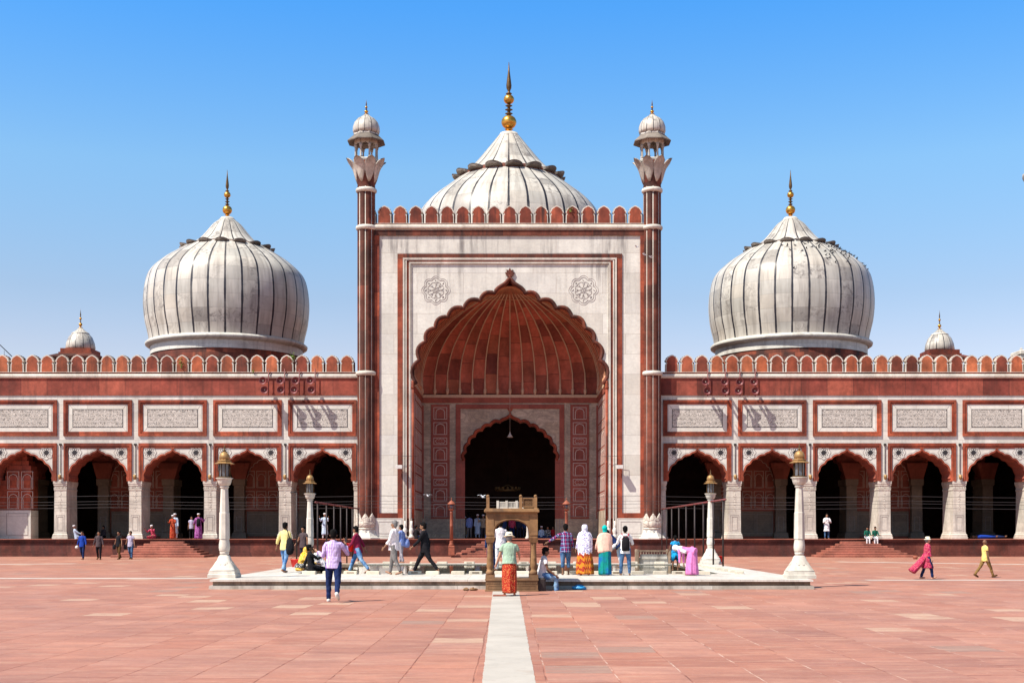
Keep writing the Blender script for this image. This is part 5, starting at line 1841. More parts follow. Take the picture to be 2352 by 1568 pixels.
# white spot lights on the portal jambs and cameras
for px, s, lab in ((917, 1, "small white floodlight box on the left jamb of the portal"), (1423.5, -1, "small white floodlight box on the right jamb of the portal")):
    r = empty("floodlight", (X(px, -.4), -.4, Z(1072, -.4))); tag(r, lab, "floodlight", "floodlight boxes on the portal")
    m = MB(); m.bevbox(-.22, .22, -.25, .12, -.1, .13, .02); m.build("housing", WHITEPAINT, r)
    m = MB(); m.tube([(0, .1, .0), (0, .5, .0)], .025, 5); m.tube([(s*-.1, 0, .13), (s*-.1, 0, .75), (s*1.2, .1, .72)], .015, 5); m.build("bracket", IRON, r)

# pigeons ------------------------------------------------------
def pigeon_mesh(mat, fly=False):
    m = MB()
    rings = []
    for (y_, r_, z_) in ((-.17, .015, .02), (-.10, .045, .03), (-.02, .075, .055), (.06, .065, .085), (.11, .035, .13), (.145, .032, .165), (.175, .022, .17), (.20, .006, .16)):
        rings.append([(r_*cos(2*pi*k/8), y_, z_+r_*.9*sin(2*pi*k/8)) for k in range(8)])
    m.loft(rings)
    m.loft([[(-.02, -.14, .02), (.02, -.14, .02), (.02, -.14, .035), (-.02, -.14, .035)], [(-.045, -.27, .0), (.045, -.27, .0), (.045, -.27, .008), (-.045, -.27, .008)]], smooth=False)
    if fly:
        for s in (-1, 1):
            m.loft([[(s*.05, -.05, .08), (s*.05, .07, .08), (s*.05, .07, .095), (s*.05, -.05, .095)], [(s*.22, -.04, .16), (s*.22, .08, .17), (s*.22, .08, .18), (s*.22, -.04, .17)], [(s*.40, -.10, .13), (s*.40, -.04, .14), (s*.40, -.04, .145), (s*.40, -.10, .135)]], smooth=False)
    else:
        for s in (-1, 1): m.tube([(s*.025, 0, .02), (s*.025, .01, -.04)], .006, 4)
    return m.mesh("pigeon", mat)
pig = pigeon_mesh(PIGEON); pigf = pigeon_mesh(PIGEON_W, True)
def dome_r(z):
    for i in range(len(side_prof)-1):
        (r0, z0), (r1, z1) = side_prof[i], side_prof[i+1]
        if z0 <= z <= z1: return r0+(r1-r0)*(z-z0)/(z1-z0), (r1-r0)/(z1-z0)
    return side_prof[-1][0], -1
rnd = random.Random(11)
spots = []
cxd, cyd = 22.07, 15
ztop = side_prof[-1][1]
while len(spots) < 96:
    a = rnd.gauss(-52, 30)
    z = ztop-.02-abs(rnd.gauss(0, 1.0))*(.95 if a > -75 else .8)
    if a < -150 or a > 25: continue
    r_, dr = dome_r(z)
    p = (cxd+r_*cos(radians(a)), cyd+r_*sin(radians(a)), z)
    if any((p[0]-q[0])**2+(p[1]-q[1])**2+(p[2]-q[2])**2 < .05 for q in spots): continue
    spots.append(p)
for p in spots:
    o = inst("pigeon", pig, None, (p[0], p[1], p[2]+.02), (.72, .72, .72), rnd.uniform(0, 6.28))
    tag(o, "dark pigeon perched high on the right striped dome", "pigeon", "pigeons perched on the right dome")
for (px, py, y, rz_, lab) in ((1480, 586, -4, 1.3, "pale pigeon flying before the right portal minaret"), (1462, 568, -4, 1.1, "pale pigeon flying highest by the portal's upper right corner"), (1495, 592, -4, 1.7, "pale pigeon flying lowest across the right portal minaret"),
                         (1108, 1142, -30, .6, "pale pigeon flying left of the little arch's roof posts"), (982, 1139, -10, .4, "pigeon flying in front of the portal's left panel strip")):
    o = inst("pigeon", pigf, None, (X(px, y), y, Z(py, y)), (.7, .7, .7), rz_); tag(o, lab, "pigeon")

# small things -------------------------------------------------
def bucket(px, py, z, lab, r0=.11, h=.24, scale=1.0):
    x, y = gp(px, py, z)
    r = empty("bucket", (x, y, z+.002)); r.scale = (scale,)*3
    m = MB(); m.lathe([(r0, 0), (r0*1.3, h), (r0*1.38, h), (r0*1.38, h+.015), (r0*1.25, h+.015), (r0*.95, .02)], n=20); m.build("pail", REDPLASTIC, r)
    m = MB(); m.tube([(r0*1.3*cos(a_), 0, h+.0+.12*sin(a_)) for a_ in [pi*k/10 for k in range(11)]], .006, 4); m.build("handle", IRON, r)
    tag(r, lab, "bucket")
bucket(1889, 1294, PZ, "red plastic bucket beside the rear right lamp column", .12, .32, 1.0)
b_ = [o for o in COL.objects if o.name.startswith("bucket")][-1]
sb = 52.6+CY; b_.location = (X(1653, sb), sb, PZ+.002)
bucket(682, 1301, PZ, "large red plastic tub beside the seated group", .19, .28)
# crumpled blue bag
m = MB(); rn = random.Random(2)
m.ell((0, 0, .05), (.2, .12, .07), 14, 8)
for q in range(len(m.v)):
    v = m.v[q]; m.v[q] = (v[0]*(1+rn.uniform(-.25, .25)), v[1]*(1+rn.uniform(-.3, .3)), max(.003, v[2]*(1+rn.uniform(-.4, .4))))
x, y = gp(1331, 1353.5); tag(m.build("plastic_bag", BLUEPLASTIC, None, (x, y, 0)), "crumpled bright blue plastic bag on the paving", "bag")
m = MB()
rn = random.Random(8)
for (dx, r_) in ((-.14, .09), (.06, .12)): m.ell((dx, 0, .035), (r_, .09, .045), 10, 6)
for q in range(len(m.v)): v = m.v[q]; m.v[q] = (v[0]+rn.uniform(-.02, .02), v[1]+rn.uniform(-.02, .02), max(.002, v[2]*rn.uniform(.6, 1.25)))
x, y = gp(1082, 1355); tag(m.build("stone_lump", SAND, None, (x, y, 0)), "brown rounded stones left of the little arch's base", "stones")
m = MB(); m.bevbox(-.17, .17, -.10, .10, 0, .035, .01)
x, y = gp(1150, 1371); tag(m.build("loose_slab", STEP, None, (x-.03, y+.6, .006)), "loose red stone slab before the little arch", "slab")
m = MB(); m.lathe([(.10, 0), (.14, .08), (.12, .22), (.08, .2)], n=14)
x, y = gp(2401*.98/1.0*1.0, 1284) ; x, y = gp((2100+674/2.24)*.8757, 1283); tag(m.build("clay_pot", LAMPRED, None, (x, y, 0)), "small terracotta pot right of the right hand steps", "pot")
# slabs fallen at the left end of the pool
m = MB()
m.bevbox(-.8, .8, -.5, .5, 0, .12, .02)
x, y = gp(770, 1303, PZ); o = m.build("stone_slab", TANK_R, None, (x, y, PZ+.035), .2); tag(o, "grey stone slab lying by the seated group", "slab")
# far tower and ladder cut by the frame edges
m = MB(); y = 12
cxp = X(2404, y)
m.lathe([(1.3, 0), (1.25, Z(430, y)), (1.55, Z(415, y)), (1.74, Z(404, y)), (1.74, Z(398, y)), (1.3, Z(396, y)), (1.2, Z(250, y)), (1.6, Z(245, y)), (1.1, Z(235, y)), (.8, Z(200, y)), (.05, Z(180, y))], (cxp, y), 24)
tag(m.build("tower", AGED), "weathered stone tower just beyond the right edge behind the wing", "tower")
m = MB(); y = 4
m.bevbox(X(2344, y), X(2400, y), y, y+1.6, zc(868), Z(812, y), .05); m.bevbox(X(2342, y), X(2402, y), y-.1, y+1.7, Z(812, y), Z(803, y), .05); m.bevbox(X(2344.5, y), X(2349, y), y, y+.2, Z(803, y), Z(798, y), .02)
tag(m.build("roof_pavilion", TRIM), "pale stone roof block at the right edge above the parapet", "roof block")
r = empty("iron_ladder", (X(0, 5), 5, RZ)); tag(r, "dark iron stair rail above the parapet at the left edge", "ladder")
m = MB()
for dz in (0, -.75): m.tube([(-1.0, 0, Z(760, 5)-RZ+dz), (.85, 0, Z(818, 5)-RZ+dz)], .03, 5)
for k in range(5): x_ = -.9+k*.4; z_ = Z(760, 5)-RZ-(x_+1)*1.05; m.tube([(x_, 0, z_), (x_, 0, z_-.8)], .015, 4)
m.build("rails", IRON, r)
# ============================================================ people
def cloth(name, col, kind='plain', c2=(.6,.6,.6), c3=None, sc=1.0, var=.25):
    N = NT(name)
    tc = N.n("ShaderNodeTexCoord").outputs['Object']
    x, y, z = N.sep(tc)
    f = N.noise(tc, 7, 4, .6, .8)
    if kind == 'plain':
        c = N.mix(1.0, N.ramp(f, [(.3, tuple(a*(1-var) for a in col)), (.7, tuple(min(1, a*(1+var*.4)) for a in col))]), (1,1,1), 'MULTIPLY')
    elif kind in ('check', 'plaid'):
        s = (28 if kind == 'check' else 7.5)*sc
        hx = N.math('ADD', N.math('MULTIPLY', x, s), N.math('MULTIPLY', y, s*.6))
        fx = N.math('FRACT', hx); fz = N.math('FRACT', N.math('MULTIPLY', z, s*1.1))
        w_ = .34 if kind == 'check' else .13
        a = N.math('LESS_THAN', fx, w_); b = N.math('LESS_THAN', fz, w_)
        c = N.mix(N.math('MULTIPLY', a, .75), col, c2)
        c = N.mix(N.math('MULTIPLY', b, .75), c, c2)
        if c3:
            a2 = N.math('LESS_THAN', N.math('ABSOLUTE', N.math('SUBTRACT', fx, .5)), .06); b2 = N.math('LESS_THAN', N.math('ABSOLUTE', N.math('SUBTRACT', fz, .55)), .06)
            c = N.mix(N.math('MULTIPLY', N.math('MAXIMUM', a2, b2), .8), c, c3)
        c = N.mix(1.0, c, N.ramp(f, [(.3, .8), (.7, 1.1)]), 'MULTIPLY')
    elif kind == 'floral':
        v = N.n("ShaderNodeTexVoronoi"); v.inputs['Scale'].default_value = 11*sc; N.l(tc, v.inputs['Vector'])
        v2 = N.n("ShaderNodeTexVoronoi"); v2.inputs['Scale'].default_value = 23*sc; N.l(tc, v2.inputs['Vector'])
        nd = N.noise(tc, 26*sc, 3)
        d1 = N.math('ADD', v.outputs['Distance'], N.math('MULTIPLY', N.math('SUBTRACT', nd, .5), .55))
        c = N.mix(N.ramp(d1, [(.34, 1), (.42, 0)]), col, c2)
        if c3: c = N.mix(N.ramp(v2.outputs['Distance'], [(.20, 1), (.26, 0)]), c, c3)
        c = N.mix(1.0, c, N.ramp(f, [(.3, .8), (.7, 1.1)]), 'MULTIPLY')
    elif kind == 'zigzag':
        v = N.math('ABSOLUTE', N.math('SUBTRACT', N.math('FRACT', N.math('MULTIPLY', N.math('ADD', x, y), 8*sc)), .5))
        k = N.math('FRACT', N.math('ADD', N.math('MULTIPLY', z, 3.2*sc), v))
        c = N.mix(N.math('LESS_THAN', k, .5), col, c2)
        v2 = N.n("ShaderNodeTexVoronoi"); v2.inputs['Scale'].default_value = 30; N.l(tc, v2.inputs['Vector'])
        c = N.mix(N.ramp(v2.outputs['Distance'], [(.2, .8), (.26, 0)]), c, c3 or col)
    elif kind == 'denim':
        g2 = N.noise(tc, 4, 3)
        c = N.mix(N.ramp(g2, [(.42, 0), (.66, 1)]), col, c2)
        c = N.mix(1.0, c, N.ramp(f, [(.3, .75), (.7, 1.1)]), 'MULTIPLY')
    N.col(c).set(.85, 0, .15)
    f2 = N.noise(N.xyz(x, y, N.math('MULTIPLY', z, .4)), 9, 2, .5, 1.0)
    N.bump(N.math('ADD', N.math('MULTIPLY', f, .3), f2), .5, .04)
    return N.m

SKIN = {}
def skin(k):
    c = {'d': (.16,.075,.04), 'm': (.26,.125,.07), 'l': (.45,.24,.16)}[k]
    if k not in SKIN: SKIN[k] = simple("skin_"+{'d': "deep", 'm': "brown", 'l': "fair"}[k], c, .5, 0, .35, .12, 6, .1)
    return SKIN[k]
HAIR = simple("black_hair", (.007,.006,.006), .85, 0, .08, .4, 40, .3)
HAIRG = simple("grey_hair", (.16,.15,.15), .6, 0, .3, .4, 40, .5)
EYE = simple("eye", (.02,.015,.012), .2, 0, .5, 0, 5, 0)
_c = {}
def C(name, *a, **k):
    if name not in _c: _c[name] = cloth(name, *a, **k)
    return _c[name]

def remeshed(mb, name, mats, vox, smooth=2, extra=None):
    cloth_ = name in ('shirt', 'trousers')
    me = mb.mesh(name, mats)
    o = bpy.data.objects.new("temp", me); COL.objects.link(o)
    r = o.modifiers.new("r", 'REMESH'); r.mode = 'VOXEL'; r.voxel_size = vox; r.use_smooth_shade = True
    s = o.modifiers.new("s", 'SMOOTH'); s.factor = .5; s.iterations = smooth
    dg = bpy.context.evaluated_depsgraph_get()
    out = bpy.data.meshes.new_from_object(o.evaluated_get(dg))
    bpy.data.objects.remove(o)
    if extra is not None:                      # add fingers and the like
        n = len(out.vertices)
        vs = [tuple(v.co) for v in out.vertices] + extra.v
        fs = [tuple(p.vertices) for p in out.polygons] + [[n+q for q in f] for f in extra.f]
        bpy.data.meshes.remove(out)
        out = bpy.data.meshes.new(name); out.from_pydata(vs, [], fs)
        out.polygons.foreach_set('use_smooth', [True]*len(fs))
    if cloth_:                                 # soft folds
        from mathutils import noise as _n
        for v, nn in zip(out.vertices, [v.normal.copy() for v in out.vertices]):
            c = v.co
            v.co = c+nn*(.007*_n.noise(Vector((c.x*9, c.y*9, c.z*4)))+.006*_n.noise(Vector((c.x*22+5, c.y*22, c.z*14))))
    out.name = name
    out.materials.clear()
    out.materials.append(mats)
    out.update()
    return out

def ringp(c, a, b, Rm, n=20, fold=0.0, fk=7, ph=0.0):
    out = []
    for k in range(n):
        q = 2*pi*k/n
        f = 1+fold*sin(fk*q+ph)+fold*.5*sin((fk*2+1)*q+ph*2)
        p = Vector((a*f*cos(q), b*f*sin(q), 0))
        p = Rm @ p
        out.append((c[0]+p.x, c[1]+p.y, c[2]+p.z))
    return out

def person(pos, face, H, label, legs=((0, 0), (0, 0)), arms=((2, 6, 10), (4, 6, 12)), lean=0.0, root_z=None, spread=3, fat=1.0,
           sk='m', top=None, sleeve=.95, hem=-.08, bottom=None, leglen=.98, skirt=None, hair='short', hairmat=None, hat=None, scarf=None, shawl=None,
           shoes=None, look=0.0, tilt=0.0, vox=.016, group=None, skirt_w=(.10, .15), yaw=0.0, kurta=None, skirt_hem=.018, name="person", crossed=False, bag=None):
    x0, y0, z0 = pos
    root = empty(name, (x0, y0, z0), radians(face))
    tag(root, label, "person", group)
    # joints, in units of H, pelvis at the origin
    HP = []; KN = []; AN = []; TO = []; HE = []
    for s, (a, b), in zip((-1, 1), legs):
        hip = Vector((s*.052*fat, 0, 0))
        sp = radians(spread)*s; a_ = radians(a)
        d = Vector((sin(sp)*cos(a_), sin(a_), -cos(sp)*cos(a_)))
        if crossed: d = Vector((s*.62, .75, -.12)).normalized()
        kn = hip+d*.245
        c_ = radians(a-b)
        d2 = Vector((sin(sp)*.3, sin(c_), -cos(c_)))
        if crossed: d2 = Vector((-s*.93, .15, -.08)).normalized()
        an = kn+d2*.235
        fa = radians(0 if (a-b) > -22 else min(60, -(a-b)-10))
        if a > 12 and b < 8: fa = radians(-18)
        fd = Vector((s*.12, cos(fa), -sin(fa)))
        if crossed: fd = Vector((-s*.5, .8, -.1))
        HP.append(hip); KN.append(kn); AN.append(an); TO.append(an+fd*.105+Vector((0, 0, -.026))); HE.append(an-fd*.035+Vector((0, 0, -.028)))
    low = min([p.z for p in TO+HE])-.012
    oz = -low if root_z is None else root_z/H
    O = Vector((0, 0, oz))
    L = radians(lean)
    RT = Matrix.Rotation(-L, 3, 'X') @ Matrix.Rotation(radians(yaw), 3, 'Z')
    def T(p): return (RT @ Vector(p)+O)*H
    def B(p): return (Vector(p)+O)*H
    SH = []; EL = []; HA = []; HD = []
    for s, arm in zip((-1, 1), arms):
        fwd, out, eb = arm[:3]
        inn = arm[3] if len(arm) > 3 else 0
        sh = Vector((s*.100*fat**.5, 0, .270))
        a_ = radians(fwd); o_ = radians(out)
        d = Vector((s*sin(o_), sin(a_)*cos(o_), -cos(a_)*cos(o_)))
        el = sh+d*.168
        b_ = radians(fwd+eb); i_ = radians(out-inn)
        d2 = Vector((s*sin(i_), sin(b_)*cos(i_), -cos(b_)*cos(i_)))
        ha = el+d2*.148
        SH.append(sh); EL.append(el); HA.append(ha); HD.append(d2)
    hd = Vector((0, .008, .395))
    HR = RT @ Matrix.Rotation(radians(-look), 3, 'Z') @ Matrix.Rotation(radians(-tilt), 3, 'X')
    hc = T(hd)
    def Hh(v): return hc+HR @ (Vector(v)*H)
    # ---- body, one continuous surface
    m = MB(); m.smooth = True
    f = fat
    secs = [(-.065, .045*f, .05), (-.03, .082*f, .06*f), (.02, .086*f, .062*f), (.08, .076*f, .055*f), (.16, .086*f, .06*f), (.23, .096*f, .062), (.275, .092*f, .052), (.305, .055, .04), (.325, .031, .032), (.36, .028, .030)]
    m.loft([ringp(T((0, 0, h)), a*H, b*H, RT, 16) for h, a, b in secs])
    def tb(pts, rs, n=10): m.tube([tuple(p) for p in pts], [r*H for r in rs], n)
    for i in (0, 1):
        tb([T(SH[i]*Vector((.7, 1, 1)) if False else Vector((SH[i].x*.72, 0, .276))), T(SH[i]), T((SH[i]*.5+EL[i]*.5)), T(EL[i]), T(EL[i]*.55+HA[i]*.45), T(HA[i])], [.022, .024, .0225*f**.3, .0205, .020, .0145])
        m.tube([tuple(T(HA[i]-HD[i]*.006)), tuple(T(HA[i]+HD[i]*.02)), tuple(T(HA[i]+HD[i]*.05))], [(.013*H, .010*H), (.021*H, .011*H), (.021*H, .010*H)], 8)
        tb([B(HP[i]+Vector((0, 0, .02))), B(HP[i]*.6+KN[i]*.4), B(KN[i]), B(KN[i]*.65+AN[i]*.35), B(AN[i])], [.048*f, .043*f, .029*f**.5, .029*f**.5, .018])
        tb([B(HE[i]+Vector((0, 0, .004))), B(AN[i]*.5+TO[i]*.5+Vector((0, 0, -.012))), B(TO[i])], [.020, .022, .015], 8)
    # head with jaw, nose, ears
    Rh = HR
    m.ell(tuple(Hh((0, 0, .012))), (.046*H, .056*H, .058*H), 14, 10, Rh)
    m.ell(tuple(Hh((0, .016, -.028))), (.034*H, .036*H, .038*H), 12, 8, Rh)
    m.ell(tuple(Hh((0, .056, -.010))), (.009*H, .016*H, .014*H), 8, 6, Rh)
    for s in (-1, 1): m.ell(tuple(Hh((s*.046, -.004, -.005))), (.008*H, .011*H, .018*H), 8, 6, Rh)
    m.ell(tuple(Hh((0, .050, -.034))), (.016*H, .006*H, .005*H), 8, 5, Rh)
    ex = MB()
    for i in (0, 1):                       # fingers and thumb
        dd = HD[i]; side = Vector((0, 1, 0)) if abs(dd.y) < .8 else Vector((0, 0, 1))
        side = (side-dd*side.dot(dd)).normalized(); nrm = dd.cross(side)
        s = -1 if i == 0 else 1
        palm = HA[i]+dd*.045
        for k in range(4):
            b0 = palm+side*(.0145-.0095*k)
            ln = (.040, .046, .043, .034)[k]
            inwd = nrm*(-.35*s) if (nrm.x*s) > 0 else nrm*(.35*s)
            inwd = Vector((-s*.35, 0, 0))
            p1 = b0+dd*ln*.5; p2 = p1+(dd+inwd*.8).normalized()*ln*.32; p3 = p2+(dd+inwd*2.2).normalized()*ln*.25
            ex.tube([tuple(T(b0-dd*.01)), tuple(T(p1)), tuple(T(p2)), tuple(T(p3))], [.0050*H, .0048*H, .0043*H, .003*H], 6)
        t0 = HA[i]+dd*.018+side*.012
        ex.tube([tuple(T(t0)), tuple(T(t0+side*.014+dd*.016)), tuple(T(t0+side*.018+dd*.034))], [.006*H, .0056*H, .0035*H], 6)
    inst("body", remeshed(m, "body", skin(sk), vox*H/1.7, 2, ex), root)
    if face > 60 or face < -60:
        for s in (-1, 1):
            ey = MB(); ey.ell(tuple(Hh((s*.019, .0515, .004))), (.0075*H, .005*H, .005*H), 8, 6, Rh)
            ey.build("eye", EYE, root)
    # ---- hair
    if hair:
        m = MB()
        m.ell(tuple(Hh((0, -.010, .026))), (.052*H, .058*H, .055*H), 18, 12, Rh)
        m.ell(tuple(Hh((0, -.022, .000))), (.047*H, .044*H, .055*H), 16, 10, Rh)
        if hair == 'short': m.ell(tuple(Hh((0, .024, .056))), (.036*H, .032*H, .020*H), 12, 8, Rh)
        if hair == 'bun': m.ell(tuple(Hh((0, -.066, .01))), (.024*H, .024*H, .026*H), 12, 8, Rh)
        rn = random.Random(int(x0*100)); 
        for k in range(26):
            th = rn.uniform(0, 6.28); ph = rn.uniform(.1, 1.35)
            p = Vector((.050*cos(th)*sin(ph), -.012+.056*sin(th)*sin(ph), .028+.052*cos(ph)))
            m.ell(tuple(Hh(p)), (.010*H, .010*H, .009*H), 6, 4, Rh)
        inst("hair", remeshed(m, "hair", hairmat or HAIR, .009*H/1.7*1.3, 1), root)
    # ---- legs' clothing
    if bottom:
        m = MB(); m.smooth = True
        ll = leglen
        m.loft([ringp(T((0, 0, h)), a*H, b*H, RT, 20) for h, a, b in ((.075, .082*f, .064*f), (.03, .092*f, .071*f), (-.02, .096*f, .075*f), (-.06, .085*f, .066*f), (-.09, .05*f, .05))])
        for i in (0, 1):
            hp, kn, an = HP[i], KN[i], AN[i]
            pts = [hp+Vector((0, 0, .02)), hp*.6+kn*.4, kn]; rs = [.060*f, .054*f, .041*f]
            rr = random.Random(int(x0*31+i))
            if ll > .55:
                t_ = (ll-.5)/.5
                for k in range(1, 7):
                    tt = t_*k/6
                    pts.append(kn*(1-tt)+an*tt+Vector((rr.uniform(-.003, .003), rr.uniform(-.003, .003), -.012*tt if k == 6 and ll > .95 else 0))); rs.append(.040-.012*tt+(.0035 if k % 2 else -.001)*(1 if tt > .3 else .3))
            m.tube([tuple(B(p)) for p in pts], [r*H for r in rs], 14)
        inst("trousers" if ll > .7 else "shorts", remeshed(m, "trousers", bottom, vox*.8*H/1.7, 1), root)
    # ---- shoes
    if shoes:
        for i in (0, 1):
            m = MB()
            m.tube([tuple(B(HE[i]+Vector((0, 0, .006)))), tuple(B(AN[i]*.5+TO[i]*.5+Vector((0, 0, -.010)))), tuple(B(TO[i]+Vector((0, .006, 0))))], [.025*H, .027*H, .018*H], 10)
            m.build("shoe", shoes, root)
    # ---- upper clothing
    if top:
        m = MB(); m.smooth = True
        sc_ = []
        hs = [hem, hem*.5+.02*.5, .04, .10, .16, .23, .275, .302, .318]
        W_ = [(.110, .090), (.108, .087), (.102, .081), (.092, .070), (.094, .069), (.100, .067), (.090, .056), (.060, .045), (.040, .040)]
        rr = random.Random(int(abs(x0)*77)+3)
        for j, (h, (a, b)) in enumerate(zip(hs, W_)):
            sc_.append(ringp(T((0, 0, h)), a*H*f, b*H*f, RT, 28, .022 if j < 5 else .008, 5, rr.uniform(0, 6)))
        m.loft(sc_)
        for i in (0, 1):
            sl = sleeve
            pts = [Vector((SH[i].x*.45, 0, .277)), SH[i]*.92+Vector((0, 0, .022)), SH[i]*.8+EL[i]*.2, SH[i]*.5+EL[i]*.5]
            rs = [.032, .033, .035, .034]
            if sl <= .5: pts[-1] = SH[i]*(1-sl*1.1)+EL[i]*sl*1.1; rs[-1] = .036
            else:
                pts.append(EL[i]); rs.append(.0305)
                t_ = (sl-.5)/.5
                for k in range(1, 5):
                    tt = t_*k/4
                    pts.append(EL[i]*(1-tt)+HA[i]*tt); rs.append(.029-.006*tt+(.002 if k % 2 else -.001))
            m.tube([tuple(T(p)) for p in pts], [r*H*f**.3 for r in rs], 14)
        m.tube([tuple(T((.0, -.030, .318))), tuple(T((.028, -.005, .322))), tuple(T((.022, .028, .308)))], .010*H, 6)
        m.tube([tuple(T((.0, -.030, .318))), tuple(T((-.028, -.005, .322))), tuple(T((-.022, .028, .308)))], .010*H, 6)
        inst("shirt" if kurta is None else "kurta", remeshed(m, "shirt", top, vox*.75*H/1.7, 1), root)
        if kurta:                         # long skirt of the tunic
            m = MB()
            ctr = (KN[0]+KN[1])/2
            rows = []
            for j in range(7):
                t_ = j/6
                c_ = Vector((0, 0, hem+.03))*(1-t_)+(Vector((0, ctr.y, hem-kurta)))*t_
                rows.append(ringp(B(c_) if j else B(c_), (.099+.022*t_)*H*f, (.080+.030*t_+abs(ctr.y)*.6*t_)*H*f, Matrix.Identity(3), 40, .018+.05*t_, 6, rr.uniform(0, 1)))
            m.loft(rows[::-1]); m.build("kurta_skirt", top, root)
    # ---- skirt or sari
    if skirt:
        m = MB(); rows = []
        rr = random.Random(int(abs(x0)*13)+1)
        ph = rr.uniform(0, 6)
        zb_ = -oz+skirt_hem
        for j in range(15):
            t_ = j/14
            h = (.045 if hem > -.05 and not kurta else .09)*(1-t_)+zb_*t_
            def at(leg):
                hp, kn, an = leg
                if h > kn.z: u = (hp.z-h)/max(1e-6, hp.z-kn.z); u = max(0, min(1, u)); return hp*(1-u)+kn*u
                u = (kn.z-h)/max(1e-6, kn.z-an.z); u = max(0, min(1, u)); return kn*(1-u)+an*u
            p = at((HP[0], KN[0], AN[0])); q = at((HP[1], KN[1], AN[1]))
            c_ = (p+q)/2; sp_ = abs(p.y-q.y)/2
            if root_z is None: c = Vector((c_.x, c_.y, h))
            else: c = Vector((c_.x, c_.y, h))
            a = (skirt_w[0]+(skirt_w[1]-skirt_w[0])*min(1, t_*1.4)**.8)*(1 if t_ > .2 else .84+.16*t_/.2)
            b = (.070+.03*min(1, t_*3))*f+sp_*.95+.012*t_
            if lean > 50: q_ = (.35, .72, .92)[j] if j < 3 else 1.0; a *= q_; b *= q_; c.z += .03*(1-q_)
            rows.append(ringp(B(c), a*H*f*(1-.22*max(0, t_-.45) if skirt_hem > .03 else 1), b*H, Matrix.Identity(3), 72, .010+.06*t_**1.1, 7, ph+1.1*t_))
        m.loft(rows[::-1]); m.build("skirt", skirt, root)
    # ---- shawl or dupatta over head and shoulders
    if shawl:
        mat, low_, ww = shawl[:3]
        cover = shawl[3] if len(shawl) > 3 else True
        m = MB(); rows = []
        rr = random.Random(int(abs(x0)*7)+9); ph = rr.uniform(0, 6)
        prof = []
        if cover:
            prof += [(.462, .010, .012, -.004), (.458, .034, .038, -.004), (.440, .052, .058, -.006), (.410, .059, .066, -.010), (.375, .058, .062, -.012), (.345, .054, .052, -.010), (.325, .070, .056, -.006)]
        else: prof += [(.325, .048, .046, -.004)]
        prof += [(.305, .105, .066, 0), (.275, .128, .075, 0), (.22, .136*ww, .088, 0), (.14, .134*ww, .092, 0), (.06, .132*ww, .094, -.01), (-.02, .130*ww, .096, -.01), (-.10, .122*ww, .096, -.015)]
        prof = [p for p in prof if p[0] > low_]
        a_, b_ = prof[-1][1], prof[-1][2]
        prof.append((low_, a_*.95, b_, -.01)); 
        nn = len(prof)
        for j, (h, a, b, dy) in enumerate(prof):
            fo = .004 if h > .33 else .012+.05*(j/nn)**2
            Rr = HR if (h > .36) else RT
            base = T((0, dy, h)) if h > -.03 else (T((0, dy, -.03))+Vector((0, 0, (h+.03)*H)))
            row = ringp(base, a*H, b*H, Rr, 60, fo, 7, ph+.7*h*6)
            if j >= nn-3:                  # uneven hem
                k_ = (j-(nn-4))/3
                row = [(p[0], p[1], p[2]+k_*.035*H*sin(i*2*pi/60+ph)-k_*.05*H*max(0, sin(i*2*pi/60*1+3.9))) for i, p in enumerate(row)]
            rows.append(row)
        m.loft(rows[::-1]); m.build("shawl", mat, root)
    if scarf:
        m = MB()
        m.ell(tuple(Hh((0, -.008, .018))), (.056*H, .064*H, .062*H), 16, 12, Rh)
        m.ell(tuple(Hh((0, -.012, -.045))), (.046*H, .044*H, .05*H), 14, 8, Rh)
        inst("headscarf", remeshed(m, "headscarf", scarf, .012, 1), root)
    if hat:
        mat, kind = hat
        m = MB(); m.T = Matrix.Translation(hc) @ HR.to_4x4()
        h_ = H
        if kind == 'sun': m.lathe([(.088*h_, .020*h_), (.090*h_, .024*h_), (.062*h_, .038*h_), (.058*h_, .050*h_), (.054*h_, .080*h_), (.040*h_, .092*h_), (.01*h_, .094*h_)], n=28, flute=lambda a, z: 1+(.05*sin(3*a)+.03*sin(5*a) if z < .03*h_ else 0))
        else: m.lathe([(.055*h_, .022*h_), (.056*h_, .05*h_), (.050*h_, .070*h_), (.02*h_, .078*h_)], n=20)
        m.build("hat" if kind == 'sun' else "skullcap", mat, root)
    root['_T'] = 0
    del root['_T']
    return root, T, B, HA, oz

def add_to(root, name, mb, mat): return mb.build(name, mat, root)
def world_pt(root, v):
    return Matrix.Translation(root.location) @ Matrix.Rotation(root.rotation_euler.z, 4, 'Z') @ Vector(v)
def backpack(root, T, H, mat, strapmat, label, red=None):
    """worn on the back: a thing of its own, placed in the wearer's frame"""
    o = empty("backpack", root.location, root.rotation_euler.z); tag(o, label, "backpack")
    m = MB(); rows = []
    for h, a, b in ((-.03, .05, .02), (-.025, .075, .035), (.06, .082, .045), (.16, .078, .042), (.24, .062, .034), (.275, .03, .015)):
        rows.append(ringp(T((0, -.068-b, h)), a*H, b*H, Matrix.Identity(3), 16))
    m.loft(rows); m.build("pack", mat, o)
    m = MB()
    for s in (-1, 1): m.tube([tuple(T((s*.015, -.085, .235))), tuple(T((s*.055, -.075, .285))), tuple(T((s*.068, -.03, .318))), tuple(T((s*.07, .04, .300))), tuple(T((s*.075, .07, .22))), tuple(T((s*.08, .05, .08)))], [(.016*H, .006*H)]*6, 8, up=(0, 0, 1))
    m.tube([tuple(T((-.08, -.075, .21))), tuple(T((0, -.115, .255))), tuple(T((.08, -.075, .21)))], .010*H, 6)
    m.build("strap", strapmat, o)
    return o
